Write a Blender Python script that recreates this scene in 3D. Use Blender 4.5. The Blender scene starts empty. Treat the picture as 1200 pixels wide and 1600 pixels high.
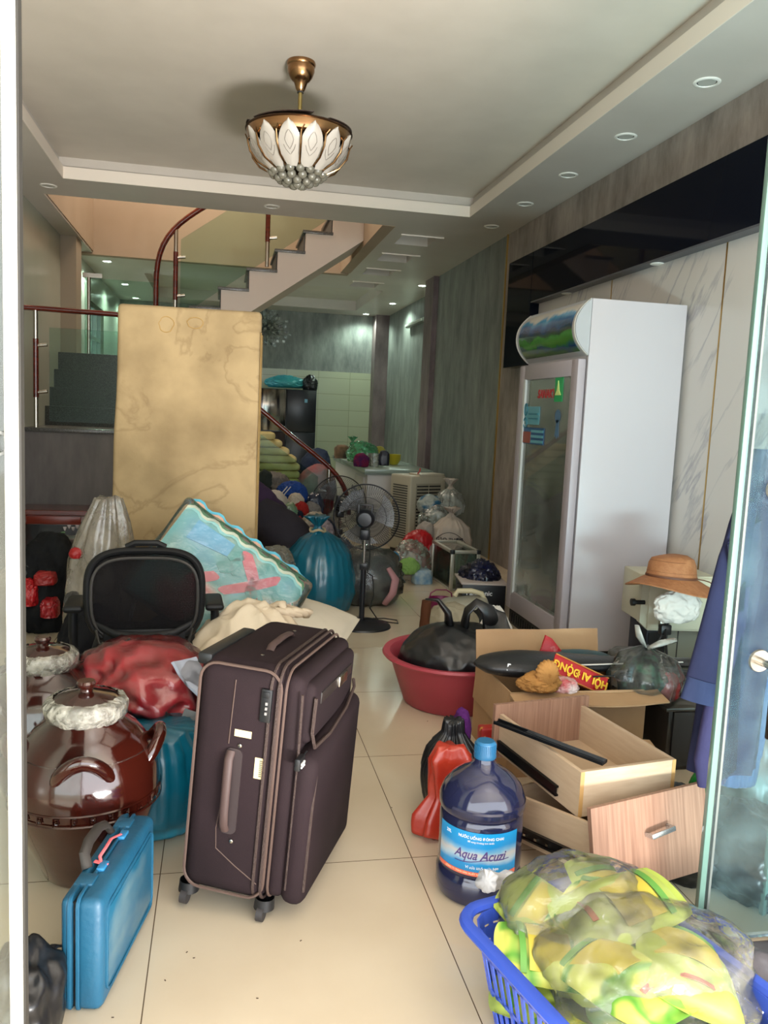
import bpy, bmesh, math, random
from math import sin, cos, pi, radians, hypot
from mathutils import Vector, Matrix, Euler, noise
sc = bpy.context.scene
col = sc.collection

# ------------------------------------------------------------------ camera
CAM = Vector((0, 0, 1.45))
F = 1277.6                                   # focal length in pixels of the 1200x1600 frame
_y, _p, _r = radians(11.519), radians(6.762), radians(2.564)
FWD = Vector((sin(_y)*cos(_p), cos(_y)*cos(_p), -sin(_p)))
_rt = Vector((cos(_y), -sin(_y), 0)); _up = _rt.cross(FWD)
RT = _rt*cos(_r) + _up*sin(_r)
UP = -_rt*sin(_r) + _up*cos(_r)
cd = bpy.data.cameras.new('camera')
cd.sensor_fit = 'VERTICAL'; cd.sensor_height = 36; cd.sensor_width = 27
cd.lens = 36*F/1600
cd.clip_start = 0.02
cam = bpy.data.objects.new('camera', cd); col.objects.link(cam)
cam.matrix_world = Matrix(((RT.x, UP.x, -FWD.x, CAM.x), (RT.y, UP.y, -FWD.y, CAM.y), (RT.z, UP.z, -FWD.z, CAM.z), (0, 0, 0, 1)))
sc.camera = cam

def _ray(px, py): return FWD + RT*((px-600)/F) - UP*((py-800)/F)
def atY(px, py, y): d = _ray(px, py); return CAM + d*(y/d.y)
def atZ(px, py, z=0.0): d = _ray(px, py); return CAM + d*((z-CAM.z)/d.z)
def atX(px, py, x): d = _ray(px, py); return CAM + d*(x/d.x)

# ------------------------------------------------------------------ view, world, lights
sc.view_settings.view_transform = 'Standard'
sc.view_settings.look = 'None'
sc.view_settings.gamma = 1.0
sc.view_settings.use_curve_mapping = False
sc.view_settings.exposure = 0.68
sc.cycles.max_bounces = 8
sc.cycles.diffuse_bounces = 6
sc.cycles.glossy_bounces = 4
sc.cycles.transparent_max_bounces = 16
sc.cycles.transmission_bounces = 6
sc.cycles.caustics_reflective = False
sc.cycles.caustics_refractive = False
sc.cycles.sample_clamp_indirect = 4.0

w = bpy.data.worlds.new('sky'); sc.world = w; w.use_nodes = True
bg = w.node_tree.nodes['Background']
bg.inputs['Color'].default_value = (0.93, 0.965, 1.0, 1)
bg.inputs['Strength'].default_value = 3.9

def light(name, kind, loc, energy, color=(1, 1, 1), aim=None, size=None, size_y=None, spot=None, radius=None):
    L = bpy.data.lights.new(name, kind); L.energy = energy; L.color = color
    o = bpy.data.objects.new(name, L); col.objects.link(o); o.location = loc
    if aim is not None:
        o.rotation_euler = (Vector(aim)-Vector(loc)).to_track_quat('-Z', 'Y').to_euler()
    if kind == 'AREA':
        L.size = size
        if size_y: L.shape = 'RECTANGLE'; L.size_y = size_y
    if kind == 'SPOT': L.spot_size = spot; L.spot_blend = 0.6
    if radius is not None: L.shadow_soft_size = radius
    return o
sun = light('sun', 'SUN', (3, -5, 9), 6.0, (1.0, 0.95, 0.88), aim=(3-.25, -5+3.9, 9-3.3))
sun.data.angle = radians(1.0)
# daylight thrown up by the sunlit forecourt in front of the shop door
light('forecourt_bounce', 'AREA', (1.5, -0.4, 0.06), 480, (1.0, 0.965, 0.93), aim=(1.5, 0.4, 3.4), size=1.3, size_y=1.0)
# daylight coming down the open stairwell
light('stairwell_daylight', 'AREA', (-0.2, 9.6, 5.9), 100, (1.0, 0.83, 0.66), aim=(-0.2, 9.8, 3), size=1.6, size_y=1.6)

# ------------------------------------------------------------------ materials
def lin(c):
    if isinstance(c, str):
        c = c.lstrip('#'); c = [int(c[i:i+2], 16)/255 for i in (0, 2, 4)]
    return tuple((x/12.92 if x <= 0.04045 else ((x+0.055)/1.055)**2.4) for x in c[:3]) + (1,)
MATS = {}
def _new(name):
    m = bpy.data.materials.new(name); m.use_nodes = True
    return m, m.node_tree.nodes, m.node_tree.links, m.node_tree.nodes['Principled BSDF']
def mat(name, c, rough=0.5, metal=0.0, c2=None, scale=8.0, bump=0.0, bscale=40.0, stretch=None, coat=0.0, spec=0.5, detail=4, contrast=(0.35, 0.65), sheen=0, trans=0, alpha=1, emit=None, estr=0, bdist=0.01):
    """principled material with optional second colour mottled in by noise and noise bump"""
    if name in MATS: return MATS[name]
    m, N, L, b = _new(name)
    b.inputs['Base Color'].default_value = lin(c)
    b.inputs['Roughness'].default_value = rough
    b.inputs['Metallic'].default_value = metal
    b.inputs['Specular IOR Level'].default_value = spec
    b.inputs['Coat Weight'].default_value = coat
    b.inputs['Coat Roughness'].default_value = 0.08
    b.inputs['Sheen Weight'].default_value = sheen
    b.inputs['Transmission Weight'].default_value = trans
    b.inputs['Alpha'].default_value = alpha
    if emit: b.inputs['Emission Color'].default_value = lin(emit); b.inputs['Emission Strength'].default_value = estr
    tc = N.new('ShaderNodeTexCoord'); mp = N.new('ShaderNodeMapping')
    L.new(tc.outputs['Object'], mp.inputs['Vector'])
    if stretch: mp.inputs['Scale'].default_value = stretch
    if c2:
        n = N.new('ShaderNodeTexNoise'); n.inputs['Scale'].default_value = scale; n.inputs['Detail'].default_value = detail
        L.new(mp.outputs[0], n.inputs['Vector'])
        r = N.new('ShaderNodeValToRGB')
        r.color_ramp.elements[0].position = contrast[0]; r.color_ramp.elements[1].position = contrast[1]
        r.color_ramp.elements[0].color = lin(c); r.color_ramp.elements[1].color = lin(c2)
        L.new(n.outputs['Fac'], r.inputs[0]); L.new(r.outputs[0], b.inputs['Base Color'])
    if bump:
        n2 = N.new('ShaderNodeTexNoise'); n2.inputs['Scale'].default_value = bscale; n2.inputs['Detail'].default_value = 5
        L.new(mp.outputs[0], n2.inputs['Vector'])
        bp = N.new('ShaderNodeBump'); bp.inputs['Strength'].default_value = bump; bp.inputs['Distance'].default_value = bdist
        L.new(n2.outputs['Fac'], bp.inputs['Height']); L.new(bp.outputs[0], b.inputs['Normal'])
    MATS[name] = m
    return m
def glassy(name, c, alpha_min=0.05, alpha_max=0.6, rough=0.05, tint=(1, 1, 1), bump=0.0, bscale=12, c2=None, scale=8, body=0.0, ior=1.45):
    """thin clear sheet: tinted see-through, glossy towards grazing, plus a little milky body"""
    if name in MATS: return MATS[name]
    m, N, L, b = _new(name)
    out = N['Material Output']
    tr = N.new('ShaderNodeBsdfTransparent'); tr.inputs['Color'].default_value = lin(tint) if isinstance(tint, str) else (*tint, 1)
    gl = N.new('ShaderNodeBsdfGlossy'); gl.inputs['Roughness'].default_value = rough; gl.inputs['Color'].default_value = (1, 1, 1, 1)
    b.inputs['Base Color'].default_value = lin(c); b.inputs['Roughness'].default_value = max(rough, 0.15)
    fr = N.new('ShaderNodeFresnel'); fr.inputs['IOR'].default_value = ior
    m1 = N.new('ShaderNodeMixShader'); m2 = N.new('ShaderNodeMixShader')
    m1.inputs[0].default_value = body
    if body > 0:                               # wrinkles make the film locally milkier
        nn = N.new('ShaderNodeTexNoise'); nn.inputs['Scale'].default_value = scale; nn.inputs['Detail'].default_value = 6
        mr = N.new('ShaderNodeMapRange'); mr.inputs[1].default_value = 0.35; mr.inputs[2].default_value = 0.7
        mr.inputs[3].default_value = body*0.4; mr.inputs[4].default_value = min(1, body*1.7)
        L.new(nn.outputs['Fac'], mr.inputs[0]); L.new(mr.outputs[0], m1.inputs[0])
        tc = N.new('ShaderNodeTexCoord'); L.new(tc.outputs['Object'], nn.inputs['Vector'])
    L.new(tr.outputs[0], m1.inputs[1]); L.new(b.outputs[0], m1.inputs[2])
    L.new(fr.outputs[0], m2.inputs[0]); L.new(m1.outputs[0], m2.inputs[1]); L.new(gl.outputs[0], m2.inputs[2])
    if bump:
        n2 = N.new('ShaderNodeTexNoise'); n2.inputs['Scale'].default_value = bscale; n2.inputs['Detail'].default_value = 6
        tc2 = N.new('ShaderNodeTexCoord'); L.new(tc2.outputs['Object'], n2.inputs['Vector'])
        bp = N.new('ShaderNodeBump'); bp.inputs['Strength'].default_value = bump; bp.inputs['Distance'].default_value = 0.02
        L.new(n2.outputs['Fac'], bp.inputs['Height'])
        for x in (gl, b, fr): L.new(bp.outputs[0], x.inputs['Normal'])
    L.new(m2.outputs[0], out.inputs['Surface'])
    MATS[name] = m
    return m

# ------------------------------------------------------------------ mesh helpers
class MB:
    def __init__(s): s.b = bmesh.new(); s.mats = []
    def mi(s, m):
        if m is None: return 0
        if m not in s.mats: s.mats.append(m)
        return s.mats.index(m)
    def box(s, lo, hi, bev=0.0, seg=2, M=None, m=None):
        lo = Vector(lo); hi = Vector(hi); c = (lo+hi)/2; d = hi-lo
        t = bmesh.new(); bmesh.ops.create_cube(t, size=1)
        for v in t.verts: v.co = Vector((v.co.x*d.x, v.co.y*d.y, v.co.z*d.z)) + c
        if bev > 0: bmesh.ops.bevel(t, geom=t.edges[:], offset=min(bev, min(abs(x) for x in d)*0.49), segments=seg, affect='EDGES', profile=0.5)
        s._merge(t, M, m); return s
    def _merge(s, t, M=None, m=None, smooth=None):
        k = s.mi(m)
        if M is not None: t.transform(M)
        bmesh.ops.recalc_face_normals(t, faces=t.faces[:]) if len(t.faces) else None
        me = bpy.data.meshes.new('tmp'); t.to_mesh(me); t.free()
        n0 = len(s.b.faces); s.b.from_mesh(me); bpy.data.meshes.remove(me)
        s.b.faces.ensure_lookup_table()
        for f in s.b.faces[n0:]: f.material_index = k
    def lathe(s, prof, c=(0, 0, 0), seg=32, M=None, m=None, arc=2*pi, a0=0, sx=1, sy=1, close=True):
        t = bmesh.new(); rings = []
        full = abs(arc-2*pi) < 1e-6
        ns = seg if full else seg+1
        for r, z in prof:
            if r < 1e-6: rings.append([t.verts.new((c[0], c[1], c[2]+z))])
            else: rings.append([t.verts.new((c[0]+r*sx*cos(a0+arc*i/seg), c[1]+r*sy*sin(a0+arc*i/seg), c[2]+z)) for i in range(ns)])
        for a, b_ in zip(rings, rings[1:]):
            for i in range(seg):
                j = (i+1) % ns
                if len(a) == 1 and len(b_) == 1: continue
                if len(a) == 1: t.faces.new((a[0], b_[i], b_[j]))
                elif len(b_) == 1: t.faces.new((a[i], a[j], b_[0]))
                else: t.faces.new((a[i], a[j], b_[j], b_[i]))
        s._merge(t, M, m); return s
    def cyl(s, p0, p1, r0, r1=None, seg=16, m=None, cap=True):
        r1 = r0 if r1 is None else r1
        p0 = Vector(p0); p1 = Vector(p1); d = p1-p0
        M = Matrix.Translation(p0) @ d.to_track_quat('Z', 'Y').to_matrix().to_4x4()
        pr = [(r0, 0), (r1, d.length)]
        if cap: pr = [(0, 0)] + pr + [(0, d.length)]
        return s.lathe(pr, seg=seg, M=M, m=m)
    def tube(s, pts, r, seg=8, closed=False, m=None, flat=1.0, up=None, cap=True):
        """sweep; r is a number or one per point; flat squashes the section along its binormal"""
        pts = [Vector(p) for p in pts]; n = len(pts)
        rs = r if isinstance(r, (list, tuple)) else [r]*n
        t = bmesh.new(); rings = []; prev = Vector(up) if up else None
        for i, p in enumerate(pts):
            if closed: d = pts[(i+1) % n]-pts[i-1]
            else: d = pts[min(i+1, n-1)]-pts[max(i-1, 0)]
            if d.length < 1e-9: d = Vector((0, 0, 1))
            d.normalize()
            if prev is None: prev = Vector((0, 0, 1)) if abs(d.z) < 0.9 else Vector((1, 0, 0))
            sd = d.cross(prev)
            if sd.length < 1e-6: sd = d.cross(Vector((1, 0.1, 0)))
            sd.normalize(); u = sd.cross(d).normalized()
            if up is None: prev = u
            rings.append([t.verts.new(p + sd*cos(2*pi*k/seg)*rs[i] + u*sin(2*pi*k/seg)*rs[i]*flat) for k in range(seg)])
        R = rings + ([rings[0]] if closed else [])
        for a, b_ in zip(R, R[1:]):
            for k in range(seg): t.faces.new((a[k], a[(k+1) % seg], b_[(k+1) % seg], b_[k]))
        if not closed and cap:
            t.faces.new(rings[0][::-1]); t.faces.new(rings[-1])
        s._merge(t, None, m); return s
    def prism(s, poly, lo, hi, axis='Y', M=None, m=None, bev=0.0):
        """poly in the two other axes (XZ for Y, XY for Z, YZ for X) extruded between lo and hi"""
        t = bmesh.new()
        def mk(a, b_, h): return {'Y': (a, h, b_), 'Z': (a, b_, h), 'X': (h, a, b_)}[axis]
        A = [t.verts.new(mk(a, b_, lo)) for a, b_ in poly]; B = [t.verts.new(mk(a, b_, hi)) for a, b_ in poly]
        n = len(poly)
        fs = [t.faces.new(A), t.faces.new(B[::-1])]
        for i in range(n): t.faces.new((A[i], B[i], B[(i+1) % n], A[(i+1) % n]))
        if bev: bmesh.ops.bevel(t, geom=[e for f in fs for e in f.edges], offset=bev, segments=2, affect='EDGES', profile=0.5)
        s._merge(t, M, m); return s
    def quad(s, a, b_, c, d, m=None):
        t = bmesh.new(); t.faces.new([t.verts.new(Vector(x)) for x in (a, b_, c, d)]); s._merge(t, None, m); return s
    def sheet(s, fn, nu, nv, m=None, thick=0.0, M=None):
        """grid surface fn(u,v)->point, u,v in 0..1; thick gives it real thickness"""
        t = bmesh.new()
        g = [[t.verts.new(Vector(fn(i/nu, j/nv))) for j in range(nv+1)] for i in range(nu+1)]
        for i in range(nu):
            for j in range(nv): t.faces.new((g[i][j], g[i+1][j], g[i+1][j+1], g[i][j+1]))
        if thick:
            bmesh.ops.recalc_face_normals(t, faces=t.faces[:])
            bmesh.ops.solidify(t, geom=t.faces[:], thickness=thick)
        s._merge(t, M, m); return s
    def obj(s, name, m=None, parent=None, smooth=40, loc=None, rot=None):
        me = bpy.data.meshes.new(name); s.b.to_mesh(me); s.b.free()
        if s.mats and m is None:
            for x in s.mats: me.materials.append(x)
        elif m is not None: me.materials.append(m)
        if smooth:
            me.polygons.foreach_set('use_smooth', [True]*len(me.polygons))
            if smooth < 180:
                try: me.set_sharp_from_angle(angle=radians(smooth))
                except Exception: pass
        o = bpy.data.objects.new(name, me); col.objects.link(o)
        if loc is not None: o.location = loc
        if rot is not None: o.rotation_euler = rot
        if parent is not None: o.parent = parent
        return o

def thing(name, label, cat, loc=(0, 0, 0), rz=0.0, group=None, rot=None):
    o = bpy.data.objects.new(name, None); col.objects.link(o); o.empty_display_size = 0.1
    o.location = loc; o.rotation_euler = rot if rot is not None else (0, 0, rz)
    o['label'] = label; o['category'] = cat
    if group: o['group'] = group
    return o
def tag(o, label, cat, group=None):
    o['label'] = label; o['category'] = cat
    if group: o['group'] = group
    return o
def struct(o): o['kind'] = 'structure'; return o
def copy_tree(o, parent=None, loc=None, rz=None, label=None, scale=None):
    c = o.copy(); col.objects.link(c)
    if parent is not None: c.parent = parent
    for ch in list(o.children): copy_tree(ch, c)
    if loc is not None: c.location = loc
    if rz is not None: c.rotation_euler = (0, 0, rz)
    if scale is not None: c.scale = scale
    if label: c['label'] = label
    return c

def text(name, s, size, m, parent, M, depth=0.0008, bold=0.0, shear=0.0, align='CENTER', sx=1.0, bend=None):
    cu = bpy.data.curves.new('t', 'FONT'); cu.body = s; cu.size = size; cu.extrude = depth; cu.offset = bold; cu.shear = shear
    cu.align_x = align; cu.align_y = 'CENTER'; cu.resolution_u = 3
    to = bpy.data.objects.new('t', cu); col.objects.link(to)
    dg = bpy.context.evaluated_depsgraph_get(); dg.update()
    me = bpy.data.meshes.new_from_object(to.evaluated_get(dg)); bpy.data.objects.remove(to); bpy.data.curves.remove(cu)
    for v in me.vertices: v.co.x *= sx
    if bend:                                    # wrap round a vertical cylinder: text x runs along the arc, y is up
        for v in me.vertices:
            x, y, z = v.co; a = bend[1] + x/bend[0]; r = bend[0]+z
            v.co = Vector((r*cos(a), r*sin(a), y))
    me.materials.clear(); me.materials.append(m)
    o = bpy.data.objects.new(name, me); col.objects.link(o)
    if M is not None: o.matrix_local = M
    if parent is not None: o.parent = parent; 
    return o
def frame(origin, xdir, ydir):
    x = Vector(xdir).normalized(); z = x.cross(Vector(ydir)).normalized(); y = z.cross(x)
    return Matrix(((x.x, y.x, z.x, origin[0]), (x.y, y.y, z.y, origin[1]), (x.z, y.z, z.z, origin[2]), (0, 0, 0, 1)))

def nz(p, sc_=1.0, seed=0.0): return noise.noise(Vector((p[0]*sc_+seed*7.13, p[1]*sc_-seed*3.7, p[2]*sc_+seed*1.9)))
def ridge(p, sc_=1.0, seed=0.0): return 1-abs(nz(p, sc_, seed))*2
def blob(mb, size, c=(0, 0, 0), seed=0, amp=0.12, freq=2.0, crease=0.05, cfreq=5.0, sub=4, flat=0.5, m=None, M=None, sq=1.0):
    """soft lumpy body: size is the half extents, flat=how far below the centre it rests"""
    t = bmesh.new(); bmesh.ops.create_icosphere(t, subdivisions=sub, radius=1)
    for v in t.verts:
        p = v.co.copy()
        k = 1 + amp*nz(p, freq, seed) + crease*(ridge(p, cfreq, seed+5)-0.5) + crease*0.5*(ridge(p, cfreq*2.3, seed+9)-0.5)
        if sq != 1.0: p = Vector([math.copysign(abs(x)**sq, x) for x in p])
        q = p*k
        if q.z < -flat: q.z = -flat + (q.z+flat)*0.06
        v.co = Vector((c[0]+q.x*size[0], c[1]+q.y*size[1], c[2]+(q.z+flat)*size[2]))
    mb._merge(t, M, m); return mb
def sack(mb, prof, sx=1.0, sy=1.0, c=(0, 0, 0), seed=0, pleats=14, pleat=0.06, amp=0.08, freq=3.0, crease=0.03, seg=96, m=None, M=None, lean=(0, 0)):
    """tied bag: prof = [(radius, z, pleat strength)] from the floor up"""
    P = []
    for (r0, z0, k0), (r1, z1, k1) in zip(prof, prof[1:]):
        for i in range(5):
            f = i/5; P.append((r0+(r1-r0)*f, z0+(z1-z0)*f, k0+(k1-k0)*f))
    P.append(prof[-1])
    t = bmesh.new(); rings = []; zt = prof[-1][1]
    for r, z, k in P:
        ring = []
        for i in range(seg):
            a = 2*pi*i/seg
            d = Vector((cos(a), sin(a), z*4))
            n = 1 + amp*nz((cos(a)*1.2, sin(a)*1.2, z*freq), 1.3, seed) + k*pleat*sin(pleats*a + 3*nz(d, 0.8, seed+2)) + k*pleat*.6*sin(pleats*1.7*a+seed) + crease*(ridge((cos(a)*2, sin(a)*2, z*8), 1.7, seed+4)-.5)
            x = r*n*sx*cos(a); y = r*n*sy*sin(a); zz = max(0.0, z + (0 if z < 1e-4 else 0.015*nz(d, 2, seed)))
            ring.append(t.verts.new((c[0]+x+lean[0]*z, c[1]+y+lean[1]*z, c[2]+zz)))
        rings.append(ring)
    for a, b_ in zip(rings, rings[1:]):
        for i in range(seg): t.faces.new((a[i], a[(i+1) % seg], b_[(i+1) % seg], b_[i]))
    t.faces.new(rings[0][::-1])
    top = rings[-1]; cc = t.verts.new(sum((v.co for v in top), Vector())/seg)
    for i in range(seg): t.faces.new((top[i], top[(i+1) % seg], cc))
    mb._merge(t, M, m); return mb
def slab(mb, xs, ys, z0, z1, holes, m=None):
    """flat slab with rectangular holes (x0,x1,y0,y1)"""
    X = sorted(set(list(xs)+[h[i] for h in holes for i in (0, 1)])); Y = sorted(set(list(ys)+[h[i] for h in holes for i in (2, 3)]))
    for i in range(len(X)-1):
        for j in range(len(Y)-1):
            cx, cy = (X[i]+X[i+1])/2, (Y[j]+Y[j+1])/2
            if any(h[0] < cx < h[1] and h[2] < cy < h[3] for h in holes): continue
            mb.box((X[i], Y[j], z0), (X[i+1], Y[j+1], z1), m=m)
    return mb
def bez(p0, p1, p2, p3, n):
    p0, p1, p2, p3 = map(Vector, (p0, p1, p2, p3))
    return [p0*(1-t)**3 + p1*3*t*(1-t)**2 + p2*3*t*t*(1-t) + p3*t**3 for t in [i/n for i in range(n+1)]]
# ------------------------------------------------------------------ the setting
XR, XL, YB, ZC = 2.78, -1.80, 15.6, 3.29
def tile_mat():
    m, N, L, b = _new('floor_tiles')
    tc = N.new('ShaderNodeTexCoord'); sep = N.new('ShaderNodeSeparateXYZ'); L.new(tc.outputs['Object'], sep.inputs[0])
    def line(out, off):
        a = N.new('ShaderNodeMath'); a.operation = 'SUBTRACT'; a.inputs[1].default_value = off - 80.5; L.new(sep.outputs[out], a.inputs[0])
        mo = N.new('ShaderNodeMath'); mo.operation = 'MODULO'; mo.inputs[1].default_value = 0.805; L.new(a.outputs[0], mo.inputs[0])
        s_ = N.new('ShaderNodeMath'); s_.operation = 'SUBTRACT'; s_.inputs[1].default_value = 0.4025; L.new(mo.outputs[0], s_.inputs[0])
        ab = N.new('ShaderNodeMath'); ab.operation = 'ABSOLUTE'; L.new(s_.outputs[0], ab.inputs[0])
        g = N.new('ShaderNodeMath'); g.operation = 'GREATER_THAN'; g.inputs[1].default_value = 0.4025-0.0016; L.new(ab.outputs[0], g.inputs[0])
        return g
    gx, gy = line('X', 0.65), line('Y', 2.475)
    mx = N.new('ShaderNodeMath'); mx.operation = 'MAXIMUM'; L.new(gx.outputs[0], mx.inputs[0]); L.new(gy.outputs[0], mx.inputs[1])
    n = N.new('ShaderNodeTexNoise'); n.inputs['Scale'].default_value = 2.2; n.inputs['Detail'].default_value = 7; L.new(tc.outputs['Object'], n.inputs['Vector'])
    r = N.new('ShaderNodeValToRGB'); r.color_ramp.elements[0].position = 0.3; r.color_ramp.elements[1].position = 0.75
    r.color_ramp.elements[0].color = lin('#c3b49c'); r.color_ramp.elements[1].color = lin('#cfc2ab'); L.new(n.outputs['Fac'], r.inputs[0])
    mix = N.new('ShaderNodeMixRGB'); mix.inputs[2].default_value = lin('#5d4c3a'); L.new(mx.outputs[0], mix.inputs[0]); L.new(r.outputs[0], mix.inputs[1])
    L.new(mix.outputs[0], b.inputs['Base Color'])
    n2 = N.new('ShaderNodeTexNoise'); n2.inputs['Scale'].default_value = 5; n2.inputs['Detail'].default_value = 6; L.new(tc.outputs['Object'], n2.inputs['Vector'])
    mr = N.new('ShaderNodeMapRange'); mr.inputs[3].default_value = 0.10; mr.inputs[4].default_value = 0.24; L.new(n2.outputs['Fac'], mr.inputs[0])
    L.new(mr.outputs[0], b.inputs['Roughness'])
    return m
M_floor = tile_mat()
struct(MB().box((XL-.3, 0.55, -0.1), (3.4, YB+.2, 0)).obj('floor', M_floor, smooth=0))
struct(MB().box((XL-2.5, -2.25, 3.32), (XR+2.5, 0.5, 3.45)).obj('trim_50', mat('added_canopy_paint', '#c8c2b6', .7), smooth=0))  # unseen canopy, added to hold overhead sky light off the near floor
struct(MB().box((-9, -14, -0.12), (11, 0.55, -0.01)).obj('floor_forecourt', mat('concrete_paving', '#a9a296', 0.85, c2='#b9b2a5', scale=3, bump=.2), smooth=0))

M_white = mat('ceiling_paint', '#cfc8bc', 0.55, c2='#c9c2b6', scale=3)
M_soff = mat('soffit_paint', '#c7c0b7', 0.38, c2='#c1bab1', scale=2)
# raised tray ceiling over the front room
struct(MB().box((XL-.2, 0.5, 3.47), (XR+.2, 8.1, 3.6)).obj('ceiling', M_white, smooth=0))
lip = (-1.33, 2.21, 1.7, 7.5)
so = MB()
slab(so, (XL, XR), (0.5, 8.1), ZC, ZC+.095, [lip], m=M_soff)
slab(so, (XL, XR), (0.5, 8.1), ZC+.095, 3.47, [(lip[0]-.035, lip[1]+.035, lip[2]-.035, lip[3]+.035)], m=M_soff)
struct(so.obj('trim_1', smooth=0))           # soffit band round the tray
struct(MB().box((lip[0]+.004, lip[3]-.004, ZC-.002), (lip[1]-.004, lip[3], ZC+.095)).box((lip[1]-.004, lip[2], ZC-.002), (lip[1]+.001, lip[3], ZC+.096)).box((lip[0]-.001, lip[2], ZC-.002), (lip[0]+.004, lip[3], ZC+.096)).obj('trim_2', mat('lip_paint', '#e6dccf', .5), smooth=0))
# rear ceiling with stairwell void, light slots and a second tray
VX0, VX1, VY0, VY1 = -1.60, 1.52, 8.12, 11.0
slots = [(1.80, 2.17, 8.44, 8.94), (1.80, 2.17, 9.47, 9.97), (1.80, 2.17, 10.5, 11.0), (1.80, 2.17, 11.6, 12.1)]
tray2 = (-1.1, 2.35, 12.35, 14.9)
rc = MB()
slab(rc, (XL, 3.2), (8.1, YB), ZC, ZC+.09, [(VX0, VX1, VY0, VY1), (VX0, VX0+.001, 9, 9.1), tray2]+slots, m=M_soff)
slab(rc, (XL, 3.2), (8.1, YB), ZC+.09, ZC+.25, [(VX0, VX1, VY0, VY1), tray2]+[(a, b_, c, d) for a, b_, c, d in slots], m=M_soff)
rc.box((tray2[0]-.1, tray2[2]-.1, ZC+.17), (tray2[1]+.1, tray2[3]+.1, ZC+.27), m=M_white)
for a, b_, c, d in slots: rc.box((a-.02, c-.02, ZC+.22), (b_+.02, d+.02, ZC+.26), m=M_white)
struct(rc.obj('ceiling_rear', smooth=0))
M_lip = mat('lip_paint', '#e6dccf', .5)
for i, (a, b_, c, d) in enumerate(slots): struct(MB().box((a-.03, c-.012, ZC-.012), (b_+.05, c, ZC)).obj('trim_%d' % (3+i), M_lip, smooth=0))
# stairwell walls above the ceiling
M_beige = mat('stairwell_paint', '#a08d78', .7, c2='#9a8873', scale=2)
sw = MB()
sw.box((XL-.1, VY1-.01, ZC-.02), (VX1+.1, VY1+.12, 6.3)).box((VX1-.01, VY0, ZC-.005), (VX1+.12, VY1, 6.3)).box((XL-.1, VY0-.14, 3.6), (VX1+.1, VY0-.02, 6.3)).box((XL-.1, VY0, ZC+.02), (VX0+.01, VY1, 6.3)).box((XL-.1, VY0-.14, 6.3), (VX1+.2, VY1+.2, 6.4))
struct(sw.obj('wall_stairwell', M_beige, smooth=0))

M_left = mat('left_wall_paint', '#a9ad9f', 0.22, c2='#a3a799', scale=1.5)
wl = MB()
for y0, y1, z0, z1 in ((0.5, 12.1, 0, 3.47), (13.5, YB, 0, 3.47), (12.1, 13.5, 0, 1.45), (12.1, 13.5, 2.85, 3.47)): wl.box((XL-.2, y0, z0), (XL, y1, z1))
struct(wl.obj('wall_left', M_left, smooth=0))
struct(MB().box((XL, 10.0, 0), (-1.63, 10.35, ZC)).obj('wall_left_pier', mat('pier_paint', '#958876', .6), smooth=0))
# window in the left rear wall
wn = MB(); M_wf = mat('window_frame_grey', '#8e9a94', .5)
for y in (12.1, 12.55, 13.0, 13.46): wn.box((XL-.1, y, 1.45), (XL-.04, y+.05, 2.85))
for z in (1.45, 1.9, 2.35, 2.8): wn.box((XL-.1, 12.1, z), (XL-.04, 13.5, z+.05))
wo = struct(wn.obj('window_1', M_wf, smooth=0))
MB().box((XL-.08, 12.1, 1.45), (XL-.075, 13.5, 2.85)).obj('window_pane', glassy('window_glass', '#cfe0dd', tint=(.9, .96, .95)), wo, smooth=0)

def concrete(name, a, b_, sc_=(2.2, 2.2, .7)):
    m, N, L, b = _new(name)
    tc = N.new('ShaderNodeTexCoord'); mp = N.new('ShaderNodeMapping'); mp.inputs['Scale'].default_value = sc_; L.new(tc.outputs['Object'], mp.inputs[0])
    n = N.new('ShaderNodeTexNoise'); n.inputs['Scale'].default_value = 2.5; n.inputs['Detail'].default_value = 9; n.inputs['Roughness'].default_value = .68; L.new(mp.outputs[0], n.inputs['Vector'])
    r = N.new('ShaderNodeValToRGB'); r.color_ramp.elements[0].position = .34; r.color_ramp.elements[1].position = .68
    r.color_ramp.elements[0].color = lin(a); r.color_ramp.elements[1].color = lin(b_); L.new(n.outputs['Fac'], r.inputs[0])
    L.new(r.outputs[0], b.inputs['Base Color']); b.inputs['Roughness'].default_value = .5
    bp = N.new('ShaderNodeBump'); bp.inputs['Strength'].default_value = .15; bp.inputs['Distance'].default_value = .01; L.new(n.outputs['Fac'], bp.inputs['Height']); L.new(bp.outputs[0], b.inputs['Normal'])
    MATS[name] = m; return m
M_conc = concrete('concrete_look_panel', '#6b625c', '#a1968d')
M_conc2 = concrete('green_grey_panel', '#5f6360', '#8b9089')
M_brown = concrete('brown_grey_panel', '#5c4f4f', '#7f7070')
wr = MB()
wr.box((XR, 0.5, 0), (XR+.3, 8.05, 3.47), m=M_conc)
wr.box((XR, 8.05, 0), (XR+.3, 10.7, 3.47), m=M_conc2)
struct(wr.obj('wall_right', smooth=0))
struct(MB().box((XR-.07, 10.7, 0), (XR+.45, 11.15, 3.4)).obj('wall_right_pier', M_brown, smooth=0))
struct(MB().box((3.05, 11.15, 0), (3.35, YB, 3.4)).obj('wall_kitchen', M_conc2, smooth=0))
struct(MB().box((2.80, YB-.35, 0), (3.06, YB, 3.4)).obj('wall_kitchen_pier', M_brown, smooth=0))
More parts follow.
